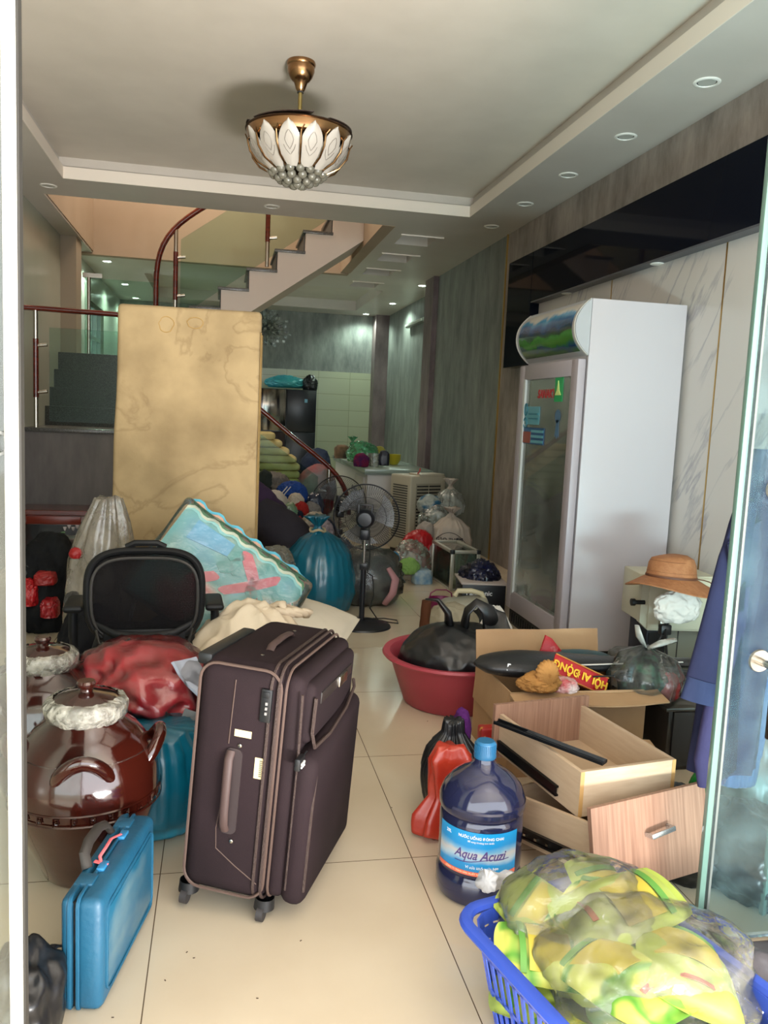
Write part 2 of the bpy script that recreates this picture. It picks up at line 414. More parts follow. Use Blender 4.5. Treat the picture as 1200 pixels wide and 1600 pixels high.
def walltiles():
    m, N, L, b = _new('kitchen_wall_tiles')
    tc = N.new('ShaderNodeTexCoord'); mp = N.new('ShaderNodeMapping'); mp.inputs['Rotation'].default_value = (pi/2, 0, 0); L.new(tc.outputs['Object'], mp.inputs[0])
    br = N.new('ShaderNodeTexBrick'); br.offset = 0; br.inputs['Scale'].default_value = 1.0; br.inputs['Brick Width'].default_value = .6; br.inputs['Row Height'].default_value = .3; br.inputs['Mortar Size'].default_value = .004
    br.inputs['Color1'].default_value = lin('#a9ad94'); br.inputs['Color2'].default_value = lin('#a5a990'); br.inputs['Mortar'].default_value = lin('#83886f')
    L.new(mp.outputs[0], br.inputs['Vector']); L.new(br.outputs[0], b.inputs['Base Color']); b.inputs['Roughness'].default_value = .25
    return m
wb = MB(); wb.box((XL-.2, YB, 2.22), (3.35, YB+.2, 3.4), m=M_conc2); wb.box((XL-.2, YB-.02, 0), (3.35, YB+.2, 2.22), m=walltiles())
struct(wb.obj('wall_back', smooth=0))

# marble panels, brass joints and black glass band on the right wall
def marble():
    m, N, L, b = _new('white_marble')
    tc = N.new('ShaderNodeTexCoord'); mp = N.new('ShaderNodeMapping'); mp0 = N.new('ShaderNodeMapping'); mp0.inputs['Rotation'].default_value = (radians(-36), 0, 0); mp.inputs['Scale'].default_value = (1, 2.8, .5); L.new(tc.outputs['Object'], mp0.inputs[0]); L.new(mp0.outputs[0], mp.inputs[0])
    n = N.new('ShaderNodeTexNoise'); n.inputs['Scale'].default_value = 1.7; n.inputs['Detail'].default_value = 8; n.inputs['Roughness'].default_value = .55; L.new(mp.outputs[0], n.inputs['Vector'])
    s_ = N.new('ShaderNodeMath'); s_.operation = 'SUBTRACT'; s_.inputs[1].default_value = .5; L.new(n.outputs['Fac'], s_.inputs[0])
    ab = N.new('ShaderNodeMath'); ab.operation = 'ABSOLUTE'; L.new(s_.outputs[0], ab.inputs[0])
    r = N.new('ShaderNodeValToRGB'); r.color_ramp.elements[0].position = 0; r.color_ramp.elements[1].position = .03
    r.color_ramp.elements[0].color = lin('#a09c9e'); r.color_ramp.elements[1].color = lin('#c2bcb6'); L.new(ab.outputs[0], r.inputs[0])
    # veins only where a broad mask allows them
    n2 = N.new('ShaderNodeTexNoise'); n2.inputs['Scale'].default_value = 1.1; L.new(tc.outputs['Object'], n2.inputs['Vector'])
    r2 = N.new('ShaderNodeValToRGB'); r2.color_ramp.elements[0].position = .45; r2.color_ramp.elements[1].position = .58; L.new(n2.outputs['Fac'], r2.inputs[0])
    mx = N.new('ShaderNodeMixRGB'); mx.inputs[1].default_value = lin('#c2bcb6'); L.new(r2.outputs[0], mx.inputs[0]); L.new(r.outputs[0], mx.inputs[2])
    L.new(mx.outputs[0], b.inputs['Base Color']); b.inputs['Roughness'].default_value = .16
    return m
M_marble = marble(); M_brass = mat('brass_strip', '#b08d50', .3, .9)
M_black = mat('black_gloss_glass', '#0a0e18', .05, spec=.04)
PX = XR-.035
js = (2.0, 4.24, 5.62, 7.35)
ZM = 2.50
for a, b_ in zip(js, js[1:]):
    tp = MB().box((PX, a+.006, .0), (XR, b_-.006, ZM), bev=.002).obj('trim_%d' % (10+int(a)), M_marble, smooth=0); struct(tp)
for i, y in enumerate(js[1:3]): struct(MB().box((PX-.001, y-.006, 0), (XR, y+.006, ZM)).obj('trim_%d' % (20+i), M_brass, smooth=0))
# the black band stands forward of the marble, its underside is a soffit
bb = MB(); bb.box((XR-.12, 2.0, ZM), (XR, 7.0, 2.93), bev=.002).box((XR-.12, 7.01, ZM-.55), (XR, 7.62, 2.93), bev=.002)
struct(bb.obj('trim_30', M_black, smooth=0))
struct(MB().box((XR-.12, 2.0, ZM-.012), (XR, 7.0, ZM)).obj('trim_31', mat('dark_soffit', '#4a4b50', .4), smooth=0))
struct(MB().box((XR-.012, 8.03, 0), (XR+.01, 8.055, ZC)).obj('trim_32', M_brass, smooth=0))

# downlights
M_ring = mat('downlight_ring', '#e9e6de', .35); M_lens = mat('downlight_lens_off', '#b9b8b0', .3)
M_on = mat('downlight_lens_on', '#ffffff', .3, emit='#e6fff0', estr=28)
M_dark = mat('dark_gap', '#3a3a38', .6)
def downlight(x, y, z, on, label, group):
    t = thing('downlight', label, 'ceiling light', (x, y, z), group=group)
    MB().lathe([(.052, .0), (.054, -.006), (.064, -.007), (.072, -.002), (.072, 0)], seg=28).obj('trim_ring', M_ring, t)
    MB().lathe([(0, -.002), (.045, -.003), (.047, 0)], seg=24).obj('lens', M_on if on else M_lens, t)
    MB().lathe([(.047, -.0008), (.0525, -.0008)], seg=24).obj('gap_ring', M_dark, t)
    if on: light('downlight_beam', 'SPOT', (x, y, z-.02), on, (.80, 1.0, .86), aim=(x, y, 0), spot=radians(150), radius=.05)
    return t
for i, y in enumerate((2.5, 3.35, 4.2, 5.1, 5.99, 6.88, 7.77)):
    if y < 3.5: continue
    nm = ['nearest the door', 'second from the door', 'third from the door', 'fourth from the door', 'farthest along, by the rear beam'][i-2]
    downlight(2.51, y, ZC, 0, 'unlit round downlight in the right soffit, '+nm, 'unlit downlights in the right soffit')
downlight(0.42, 7.80, ZC, 0, 'unlit round downlight in the beam below the fan light', 'unlit downlights in the rear beam')
downlight(-1.50, 7.80, ZC, 0, 'unlit round downlight in the left end of the rear beam', 'unlit downlights in the rear beam')
for y, nm in ((11.55, 'nearest'), (13.6, 'middle'), (15.25 , 'farthest')):
    downlight(2.76 if y<15 else 2.6, y, ZC, 48, 'glowing white downlight on the right of the rear ceiling, '+nm+' of three', 'lit downlights on the right of the rear room')
    downlight(-1.5, y, ZC, 48, 'glowing white downlight seen through the stairwell on the left, '+nm+' of three', 'lit downlights on the left of the rear room')
for x, y, nm in ((XR-.06, 4.95, 'above the tall cooler\'s right end'), (XR-.06, 6.35, 'farther, behind the cooler top')):
    t = thing('downlight', 'small unlit downlight under the black glass band, '+nm, 'ceiling light', (x, y, ZM-.012), group='downlights under the black band')
    MB().lathe([(0, -.004), (.034, -.005), (.044, -.004), (.045, 0)], seg=24).obj('trim_ring', M_ring, t)
# long wall lamp in the kitchen
wl_ = thing('wall_lamp', 'slim dark linear lamp slanting along the kitchen side wall', 'lamp', (3.04, 12.9, 2.92))
MB().box((-.07, -.6, -.03), (0, .6, .03), bev=.01).obj('housing', mat('lamp_housing', '#7a8078', .4), wl_)
MB().box((-.085, -.55, -.02), (-.068, .55, .02), bev=.006).obj('diffuser', mat('lamp_diffuser', '#bfc4ba', .3), wl_)
MB().box((-.03, -.7, -.04), (0, -.6, .04), bev=.006).obj('bracket', mat('lamp_bracket', '#1b1c1c', .4), wl_)

# ------------------------------------------------------------------ staircase
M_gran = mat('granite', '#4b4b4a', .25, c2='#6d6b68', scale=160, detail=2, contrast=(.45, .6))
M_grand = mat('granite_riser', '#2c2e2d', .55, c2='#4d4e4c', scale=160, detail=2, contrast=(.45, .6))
M_strw = mat('stair_white', '#cdbfb2', .6)
M_red = mat('red_wood', '#4e130b', .25, c2='#7a2613', scale=3, stretch=(1, 6, 14), coat=.6, contrast=(.3, .8))
M_steel = mat('brushed_steel', '#b9b4aa', .25, 1.0)
M_gl = glassy('railing_glass', '#6f8f84', tint=(.78, .88, .83), rough=.02, ior=1.16)
st = thing('staircase', 'stair with granite treads, white stringer, landing on the left and upper flight climbing right', 'staircase', (0, 8.15, 0))
def S(mb, name, m=None, **k): return mb.obj(name, m, st, loc=(0, -8.15, 0), **k)
LZ = 1.19
# landing block with panelled face
S(MB().box((XL, 8.22, 0), (-.8, 9.14, LZ-.04)), 'landing_block', concrete('landing_panel', '#5e5856', '#7d7672', (1.2, 1.2, .3)), smooth=0)
S(MB().box((XL, 8.18, LZ-.04), (-.78, 9.14, LZ), bev=.006), 'landing_slab', M_gran)
# lower flight: floor at x 1.2 up to the landing
n = 6; run = 2.0/n; rise = LZ/n
fl_ = MB(); tr = MB()
for i in range(n):
    x1 = 1.2-run*i; x0 = 1.2-run*(i+1)
    fl_.box((x0-(0 if i < n-1 else 0), 8.24, 0 if i < 3 else .0), (x1, 9.12, rise*(i+1)-.03))
    if i < n-1: tr.box((x0-.0, 8.2, rise*(i+1)-.03), (x1+.02, 9.14, rise*(i+1)), bev=.005)
S(fl_, 'lower_flight', M_strw, smooth=0); S(tr, 'lower_treads', M_gran)
# winder steps going up the left side
wd = MB(); 
for i in range(4): wd.box((XL, 9.14+.24*i, 0), (-.8, 10.1+.0*i if i < 3 else 10.0, LZ+.2*(i+1)), bev=.004)
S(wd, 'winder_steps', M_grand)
# upper flight climbing to the right
UY0, UY1 = 9.22, 10.1
pts = [(-.32+.298*i, 2.52+.222*i) for i in range(7)]
poly = []
for x, z in pts: poly += [(x, z-.03-.222), (x, z-.03)]
top = pts[-1][0]
poly += [(VX1, pts[-1][1]-.03), (VX1, 3.36)]
poly += [(.27, 2.48), (-.55, 1.88), (-.8, 1.7), (-.8, 2.27)]
S(MB().prism(poly, UY0, UY1-.02, 'Y'), 'upper_flight', M_strw, smooth=0)
tr = MB(); ri = MB()
for i, (x, z) in enumerate(pts[:-1]):
    tr.box((x-.035, UY0-.03, z-.03), (x+.298+.0, UY1, z), bev=.004)
    ri.box((x-.012, UY0+.06, z-.222), (x+.002, UY1, z-.03))
tr.box((-.9, UY0-.03, 2.27), (-.32, UY1, 2.298), bev=.004)
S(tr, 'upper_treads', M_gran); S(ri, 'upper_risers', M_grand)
# railings
def post(x, y, z0, h, flip=1):
    S(MB().tube([(x, y, z0), (x, y, z0+h*.26)], .022, 12, m=M_steel).tube([(x, y, z0+h*.26), (x, y, z0+h*.76)], .026, 12, m=M_red).tube([(x, y, z0+h*.76), (x, y, z0+h)], .022, 12, m=M_steel), 'railing_post')
    for k in (.30, .70):
        S(MB().tube([(x, y, z0+h*k), (x+.10*flip, y, z0+h*k+.015)], .017, 10).lathe([(.0, -.032), (.012, -.031), (.014, -.02)], (x, y, z0+h*k), 12, M=Matrix.Translation((x, y, z0+h*k)) @ Matrix.Rotation(pi/2, 4, 'X') @ Matrix.Translation((-x, -y, -z0-h*k))), 'glass_clamp', M_steel)
RY = 8.235
post(-1.70, RY, LZ, 1.08)
S(MB().tube([(XL, RY, 2.29), (-1.0, RY, 2.28), (-.72, RY, 2.26)] + bez((-.62, RY, 2.22), (-.4, RY, 2.06), (.2, RY, 1.58), (.45, RY, 1.40), 8) + bez((.6, RY, 1.28), (1.05, RY, .92), (1.30, RY, .84), (1.31, RY, .42), 14), .033, 12, flat=.75), 'handrail', M_red)
S(MB().box((-1.58, RY-.005, LZ+.06), (-.85, RY+.005, 2.12)), 'glass_panel', M_gl, smooth=0)
S(MB().prism([(-.75, LZ+.15), (.98, .22), (.98, .80), (-.75, 2.0)], RY-.005, RY+.005, 'Y'), 'glass_panel', M_gl, smooth=0)
post(1.09, RY, .0, .93, -1)
# upper rail
UR = UY0-.0
S(MB().tube([(-.70, UR, 2.30), (-.70, UR, 2.55)] + bez((-.70, UR, 2.7), (-.70, UR, 3.15), (-.58, UR, 3.32), (-.15, UR, 3.60), 10) + [(1.2, UR, 4.55)], .036, 12, flat=.8), 'handrail', M_red)
post(-.50, UR, 2.31, 1.0); post(.46, UR, 2.99, 1.0)
S(MB().prism([(-.45, 2.40), (1.35, 3.72), (1.35, 4.5), (-.10, 3.45), (-.45, 3.2)], UR-.005, UR+.005, 'Y'), 'glass_panel', M_gl, smooth=0)
# glass guard with steel post on the left behind the landing
S(MB().box((-1.60, 10.4, 1.75), (-.75, 10.41, 2.9)), 'glass_panel', M_gl, smooth=0)
S(MB().tube([(-1.55, 10.38, 1.95), (-1.55, 10.38, 2.95)], .02, 10).box((-1.62, 10.36, 2.9), (-1.40, 10.40, 2.95)), 'guard_post', M_steel)
# ------------------------------------------------------------------ shop front doors
M_alu = mat('white_aluminium', '#b9b7ae', .5)
M_edge = glassy('door_glass', '#a9cfd2', tint=(.82, .91, .93), rough=.03, body=.03, ior=1.2)
M_gedge = mat('polished_glass_edge', '#56736a', .2, coat=.2)
M_gasket = mat('dark_gasket', '#2c2a26', .6)
d = thing('glass_door', 'clear glass door leaf on the right with a jacket hanging behind it', 'door', (1.34, 1.93, 0))
MB().box((.018, -.006, .01), (1.0, .006, 2.6)).obj('glass_pane', M_edge, d, smooth=0)
MB().box((0, -.009, .01), (.018, .009, 2.6), bev=.002).obj('polished_edge', M_gedge, d)
MB().box((.026, -.010, .01), (.034, .010, 2.6), bev=.002).obj('seal_strip', mat('clear_seal', '#5e6663', .3), d)
fl_ = MB()
for z in (.83, 1.30):
    fl_.lathe([(0, -.030), (.012, -.030), (.012, -.012), (.030, -.012), (.032, -.006)], seg=28, M=Matrix.Translation((.115, 0, z)) @ Matrix.Rotation(-pi/2, 4, 'X') @ Matrix.Scale(1, 4))
    fl_.cyl((.115, -.075, z), (.115, -.006, z), .011)
fl_.obj('handle_flange', M_steel, d)
MB().tube([(.115, -.085, .64), (.115, -.085, 1.5)], .016, 14).obj('pull_handle', mat('bronze_handle', '#4c3a30', .25, .9), d)
t2 = thing('glass_door', 'second glass door leaf behind the right one, only its greenish edge showing', 'door', (1.62, 2.02, 0), rz=.25)
MB().box((.014, -.005, .01), (.9, .005, 2.6)).obj('glass_pane', M_edge, t2, smooth=0)
MB().box((0, -.008, .01), (.014, .008, 2.6), bev=.002).obj('polished_edge', M_gedge, t2)
d = thing('sliding_door', 'white aluminium framed glass door at the left edge', 'door', (-.335, 1.5, 0))
MB().box((-.022, -.02, 0), (0, .02, 3.0), bev=.003).box((-.95, -.02, 0), (-.9, .02, 3.0), bev=.003).box((-.9, -.018, 0), (-.022, .018, .06)).obj('frame', M_alu, d)
MB().box((-.006, -.024, 0), (-.003, -.0195, 3.0)).obj('frame_groove', mat('alu_grey', '#a9a79f', .5), d)
MB().box((.0, -.012, 0), (.004, .012, 3.0)).obj('gasket', M_gasket, d)
MB().box((-.9, -.004, .06), (-.022, .004, 3.0)).obj('glass_pane', glassy('frosty_door_glass', '#a0a49c', tint=(.88, .92, .89), rough=.05, body=.07, scale=3), d, smooth=0)

# ------------------------------------------------------------------ fan light on the ceiling
t = thing('fan_light', 'brass ceiling fan light with white glass petals and crystal balls', 'ceiling light', (.42, 5.06, 3.47))
M_br = mat('aged_brass', '#b08a63', .22, 1.0, c2='#8f6a48', scale=6)
MB().lathe([(0, 0), (.082, 0), (.085, -.012), (.083, -.022), (.078, -.028), (.079, -.05), (.066, -.085), (.05, -.105), (.04, -.112), (.028, -.15), (.018, -.165)], seg=40).obj('canopy', M_br, t)
MB().lathe([(.0, -.16), (.019, -.16), (.019, -.172), (.0, -.172)], seg=20).obj('collar', M_gasket, t)
MB().cyl((0, 0, -.33), (0, 0, -.165), .0125).lathe([(.012, -.30), (.03, -.325), (.04, -.345), (0, -.345)], seg=24).obj('down_rod', mat('rod_brass', '#9c8a55', .35, .9), t)
MB().lathe([(0, -.345), (.12, -.35), (.25, -.372), (.31, -.388), (.315, -.395), (.305, -.40), (0, -.40)], seg=56).obj('motor_cover', mat('motor_dark_brass', '#5e4a3a', .3, .9), t)
for k in range(4):
    a = k*pi/2+.5
    bl = MB().sheet(lambda u, v: ((.12+.19*v)*cos(a+u*1.25), (.12+.19*v)*sin(a+u*1.25), -.362-.022*v+.012*u), 14, 4, thick=.004)
    bl.obj('folded_blade', mat('smoky_blade', '#40322c', .15, alpha=.9), t)
MB().lathe([(.305, -.398), (.308, -.405), (.296, -.455), (.275, -.47), (.26, -.462), (.262, -.40)], seg=56).obj('brass_ring', M_br, t)
M_pet = mat('frosted_petal', '#b9b3aa', .4, coat=.2)
NP = 13
M_vein = mat('petal_etching', '#8d867f', .4)
for k in range(NP):
    a = 2*pi*k/NP+.08
    def pp(u, v, off=0.0):
        w_ = .064*(max(0, sin(pi*(.12+.88*v)**1.15)))**.75 if v < .999 else 0
        r = .292 - .13*(1-v)**1.6 + .012*cos((u-.5)*pi)+.012*v+off; z = -.63+.215*v
        s = (u-.5)*2*w_
        return (r*cos(a)-s*sin(a), r*sin(a)+s*cos(a), z)
    pt = MB().sheet(lambda u, v: pp(u, v), 8, 12, thick=.004).obj('petal', M_pet, t)
    vm = MB()
    for s_ in (-1, 1):
        vm.tube([pp(.5+s_*q, v_, .006) for q, v_ in ((.0, .32), (.13, .42), (.2, .52), (.14, .64), (.02, .72))], .0014, 5)
        vm.tube([pp(.5+s_*q, v_, .006) for q, v_ in ((.02, .22), (.2, .32), (.27, .42))], .0014, 5)
    vm.obj('petal_etching', M_vein, pt)
arms = MB()
for k in range(NP):
    a = 2*pi*(k+.5)/NP+.08
    P = [(r*cos(a), r*sin(a), z) for r, z in ((.27, -.44), (.30, -.47), (.285, -.53), (.24, -.585), (.17, -.62), (.12, -.63))]
    arms.tube(P, .006, 7)
    arms.tube([(.30*cos(a), .30*sin(a), -.47), (.315*cos(a+.05), .315*sin(a+.05), -.445)], .004, 6)
arms.lathe([(.0, -.60), (.13, -.60), (.13, -.615), (0, -.62)], seg=32).obj('brass_arms', M_br, t)
M_cry = mat('crystal_ball', '#8d8a7c', .08, coat=1, trans=.35)
proto = None
for r, z, n, o in ((.150, -.628, 16, 0), (.112, -.655, 11, .3), (.070, -.676, 7, .1), (.024, -.690, 3, .4), (.12, -.60, 12, .2)):
    for k in range(n):
        a = 2*pi*k/n+o
        if proto is None:
            proto = MB().lathe([(.027*sin(pi*i/10) if 0 < i < 10 else 0, .027*cos(pi*i/10)) for i in range(11)], seg=16).obj('crystal_ball', M_cry, t); c_ = proto
        else: c_ = proto.copy(); col.objects.link(c_); c_.parent = t
        c_.location = (r*cos(a), r*sin(a), z)

# ------------------------------------------------------------------ tall display cooler
FX, FY0, FY1, FZ = 2.05, 4.55, 5.52, 2.18
t = thing('display_cooler', 'tall white glass-door display cooler with landscape header panel', 'fridge', (FX, FY0, 0))
W, D = FY1-FY0, .67
M_fw = mat('cooler_white', '#b7b1b4', .35); M_fg = mat('cooler_grey', '#a59ca1', .4); M_fh = mat('header_grey', '#a9a9ab', .4)
bd = MB(); bd.box((.06, 0, .06), (D, .03, FZ), bev=.004).box((.06, W-.03, .06), (D, W, FZ), bev=.004).box((.06, .03, FZ-.36), (D, W-.03, FZ)).box((D-.04, .03, .06), (D, W-.03, FZ-.3)).box((.06, .03, .06), (D, W-.03, .24))
bd.obj('cabinet', M_fw, t)
def hx(v): return .06-.10*sin(pi*v)**.7*1.0 if 0 < v < 1 else .06
hd = MB().prism([(.058, FZ-.33)] + [(.06-.095*(1-abs(2*i/12-1)**2.2), FZ-.33+.33*i/12) for i in range(13)] + [(.058, FZ)], -.002, W+.002, 'Y')
hd.obj('header', M_fh, t)
def land():
    m, N, L, b = _new('mountain_landscape')
    tc = N.new('ShaderNodeTexCoord'); sep = N.new('ShaderNodeSeparateXYZ'); L.new(tc.outputs['Object'], sep.inputs[0])
    n = N.new('ShaderNodeTexNoise'); n.inputs['Scale'].default_value = 5; n.inputs['Detail'].default_value = 7; L.new(tc.outputs['Object'], n.inputs['Vector'])
    mr = N.new('ShaderNodeMapRange'); mr.inputs[1].default_value = FZ-.31; mr.inputs[2].default_value = FZ-.02; L.new(sep.outputs['Z'], mr.inputs[0])
    ns = N.new('ShaderNodeMath'); ns.operation = 'MULTIPLY_ADD'; ns.inputs[1].default_value = .55; ns.inputs[2].default_value = -.27; L.new(n.outputs['Fac'], ns.inputs[0])
    ad = N.new('ShaderNodeMath'); ad.operation = 'ADD'; L.new(mr.outputs[0], ad.inputs[0]); L.new(ns.outputs[0], ad.inputs[1])
    r = N.new('ShaderNodeValToRGB'); e = r.color_ramp.elements
    cols = [(0, '#1d3d17'), (.1, '#2c5a20'), (.17, '#163a63'), (.24, '#2f6a24'), (.38, '#3c7a2c'), (.45, '#12301c'), (.52, '#123a5c'), (.66, '#1f5c8c'), (.78, '#3f8fb8'), (.86, '#c9c4bb'), (1, '#d8cfc4')]
    e[0].position = 0; e[0].color = lin(cols[0][1]); e[1].position = 1; e[1].color = lin(cols[-1][1])
    for p, c in cols[1:-1]: x = e.new(p); x.color = lin(c)
    L.new(ad.outputs[0], r.inputs[0]); L.new(r.outputs[0], b.inputs['Base Color']); b.inputs['Roughness'].default_value = .12
    return m
hp = lambda u, v: (.06-.095*(1-abs(2*v-1)**2.2)-.004, u, FZ-.33+.33*v)
MB().sheet(lambda u, v: hp(.05+u*(W-.10), .08+.84*v), 2, 16, thick=.002).obj('header_picture', land(), t)
MB().sheet(lambda u, v: (hp(u*.018-.001, v)[0]-.003, hp(u*.018-.001, v)[1], hp(0, v)[2]), 1, 16, thick=.003).obj('header_trim', mat('pale_trim', '#cfcdc6', .3), t)
MB().sheet(lambda u, v: (hp(0, v)[0]-.003, W-.018+u*.018, hp(0, v)[2]), 1, 16, thick=.003).obj('header_trim', MATS['pale_trim'], t)
DZ0, DZ1 = .12, FZ-.35
dr = MB(); dr.box((-.0, .004, DZ0), (.05, .10, DZ1), bev=.008).box((0, W-.10, DZ0), (.05, W-.004, DZ1), bev=.008).box((0, .1, DZ1-.10), (.05, W-.1, DZ1), bev=.006).box((0, .1, DZ0), (.05, W-.1, DZ0+.13), bev=.006)
door = dr.obj('door', M_fg, t)
MB().box((.012, .095, DZ0+.12), (.02, W-.095, DZ1-.09)).obj('glass', glassy('cooler_glass', '#b3bbb3', tint=(.86, .91, .87), body=.36, rough=.03, scale=2), door, smooth=0)  # pale milky body in the glass stands in for light inside the cooler
MB().box((.0, W-.10, DZ0+.10), (.03, W-.09, DZ1-.09)).box((-.003, W-.135, DZ0+.12), (.012, W-.10, DZ1-.095)).obj('door_handle', mat('pale_profile', '#c3c5c2', .35), door, smooth=0)
MB().box((.055, .035, .24), (.1, .06, FZ-.36)).obj('inner_rail', M_fw, t, smooth=0); MB().box((.055, W-.06, .24), (.1, W-.035, FZ-.36)).obj('inner_rail', M_fw, t, smooth=0)
M_wire = mat('white_wire', '#c9cdc8', .4)
for k in range(11):
    z = .36+.135*k
    sh = MB()
    for j in range(13): x = .10+.5*j/12; sh.box((x-.002, .04, z), (x+.002, W-.04, z+.004))
    for j in range(26): y = .05+(W-.1)*j/25; sh.box((.1, y-.0015, z+.004), (.6, y+.0015, z+.007))
    sh.box((.09, .04, z-.004), (.1, W-.04, z+.03))
    sh.obj('shelf', M_wire, t, smooth=0)
MB().box((D-.05, .03, .24), (D-.045, W-.03, FZ-.36)).obj('back_liner', mat('liner', '#c4cbc6', .5), t, smooth=0)
M_blk = mat('black_plastic', '#17181a', .4)
gr = MB().box((.03, .02, 0.0), (.06, W-.02, .10))
for k in range(20): gr.box((.024, .05+k*.044, .02), (.031, .07+k*.044, .085))
gr.box((.06, .02, .0), (D-.02, W-.02, .06)).obj('base_grille', M_blk, t, smooth=0)
fm = lambda y, z: Matrix(((0, 0, -1, .010), (-1, 0, 0, y), (0, 1, 0, z), (0, 0, 0, 1)))
text('brand_lettering', 'SANAKY', .075, mat('red_print', '#b3222a', .4), door, fm(W*.50, DZ1-.20), bold=.002, shear=.2)
g = MB().box((.006, .22, DZ1-.25), (.010, .34, DZ1-.10)).obj('green_sticker', mat('sticker_green', '#1f9a58', .4), door, smooth=0)
MB().prism([(.235, DZ1-.21), (.325, DZ1-.21), (.30, DZ1-.18), (.285, DZ1-.12), (.265, DZ1-.18)], .002, .006, 'X').obj('sticker_mark', mat('sticker_yellow', '#cfe08a', .4), g, smooth=0)
rb = MB().lathe([(0, 0), (.04, 0), (.042, .003), (0, .003)], seg=20, M=Matrix(((0, 0, -1, .010), (-1, 0, 0, .27), (0, 1, 0, DZ1-.34), (0, 0, 0, 1)))).prism([(.24, DZ1-.47), (.255, DZ1-.45), (.27, DZ1-.48), (.285, DZ1-.45), (.30, DZ1-.47), (.285, DZ1-.36), (.255, DZ1-.36)], .007, .010, 'X')
rb.obj('rosette_sticker', mat('sticker_blue_grey', '#4b6a86', .4), door, smooth=0)
s_ = MB().box((.006, W-.40, DZ1-.40), (.0095, W-.14, DZ1-.28)).obj('blue_sticker', mat('sticker_teal', '#5f9aa6', .4), door, smooth=0)
MB().tube([(.004, W-.16+.025*cos(a), DZ1-.30+.04*sin(a)) for a in [2*pi*i/16 for i in range(16)]], .004, 6, closed=True).tube([(.004, W-.16+.03*cos(a), DZ1-.39+.035*sin(a)) for a in [2*pi*i/16 for i in range(16)]], .004, 6, closed=True).box((.002, W-.38, DZ1-.335), (.006, W-.22, DZ1-.325)).box((.002, W-.38, DZ1-.365), (.006, W-.22, DZ1-.355)).obj('ring_print', mat('print_teal', '#1f6e80', .4), s_)
s_ = MB().box((.006, W-.50, DZ1-.53), (.0095, W-.12, DZ1-.42)).obj('lower_sticker', mat('sticker_navy', '#234f78', .4), door, smooth=0)
for k in range(3): MB().box((.003, W-.49, DZ1-.52+.034*k), (.006, W-.28, DZ1-.503+.034*k)).obj('sticker_line', MATS['sticker_teal'], s_, smooth=0)
MB().box((.003, W-.27, DZ1-.525), (.006, W-.13, DZ1-.45)).obj('sticker_photo', mat('sticker_brown', '#8c4a3c', .4), s_, smooth=0)

# ------------------------------------------------------------------ mattress
m_ = mat('foam_cover', '#b39b73', .88, c2='#85704f', scale=2.0, detail=8, contrast=(.42, .72), bump=.25, bscale=18)
_n, _l, _b = m_.node_tree.nodes, m_.node_tree.links, m_.node_tree.nodes['Principled BSDF']
_src = _b.inputs['Base Color'].links[0].from_socket
_tc = _n.new('ShaderNodeTexCoord'); _w = _n.new('ShaderNodeTexNoise'); _w.inputs['Scale'].default_value = 1.9; _w.inputs['Detail'].default_value = 6; _w.inputs['Distortion'].default_value = .6; _l.new(_tc.outputs['Object'], _w.inputs['Vector'])
_s = _n.new('ShaderNodeMath'); _s.operation = 'SUBTRACT'; _s.inputs[1].default_value = .47; _l.new(_w.outputs['Fac'], _s.inputs[0])
_a = _n.new('ShaderNodeMath'); _a.operation = 'ABSOLUTE'; _l.new(_s.outputs[0], _a.inputs[0])
_m = _n.new('ShaderNodeMapRange'); _m.inputs[1].default_value = 0; _m.inputs[2].default_value = .022; _m.inputs[3].default_value = .32; _m.inputs[4].default_value = 0; _l.new(_a.outputs[0], _m.inputs[0])
_x = _n.new('ShaderNodeMixRGB'); _x.inputs[2].default_value = lin('#6e5636'); _l.new(_m.outputs[0], _x.inputs[0]); _l.new(_src, _x.inputs[1]); _l.new(_x.outputs[0], _b.inputs['Base Color'])
mt = thing('mattress', 'stained yellow foam mattress standing on end and leaning back', 'mattress', (-.66, 5.35, 0), rot=(radians(-5), 0, radians(-3)))
mw = .905
mm = MB(); mm.box((0, 0, 0), (mw, .09, 2.09), bev=.03, seg=4)
bmesh.ops.subdivide_edges(mm.b, edges=[e for e in mm.b.edges if e.calc_length() > .2], cuts=24, use_grid_fill=True)
for v in mm.b.verts:
    v.co.y += .018*nz(v.co, 1.6, 3) + .006*nz(v.co, 6, 4); v.co.x += .012*nz(v.co, 2.0, 6) - .025*(1-v.co.z/2.05)*(1 if v.co.x < .5 else 0)
mm.obj('foam_body', m_, mt, smooth=60)
MB().tube([(x, -.002+.018*nz((x, 0, z), 1.6, 3), z) for x, z in [(mw-.004, .05+.1*i) for i in range(20)]], .004, 6).tube([(mw+.003, .085, .05+.1*i) for i in range(20)], .004, 6).obj('piping', mat('piping_tan', '#9c7f4e', .8), mt)
for cx, cz, rx, rz_ in ((.30, 1.97, .045, .05), (.48, 1.99, .05, .035)):
    MB().tube([(cx+rx*cos(a)*(1+.2*nz((cos(a), sin(a), cx), 2)), -.0025+.018*nz((cx, 0, cz), 1.6, 3), cz+rz_*sin(a)) for a in [2*pi*i/24 for i in range(24)]], .003, 5, closed=True).obj('ring_stain', mat('stain_line', '#b4935b', .9), mt)

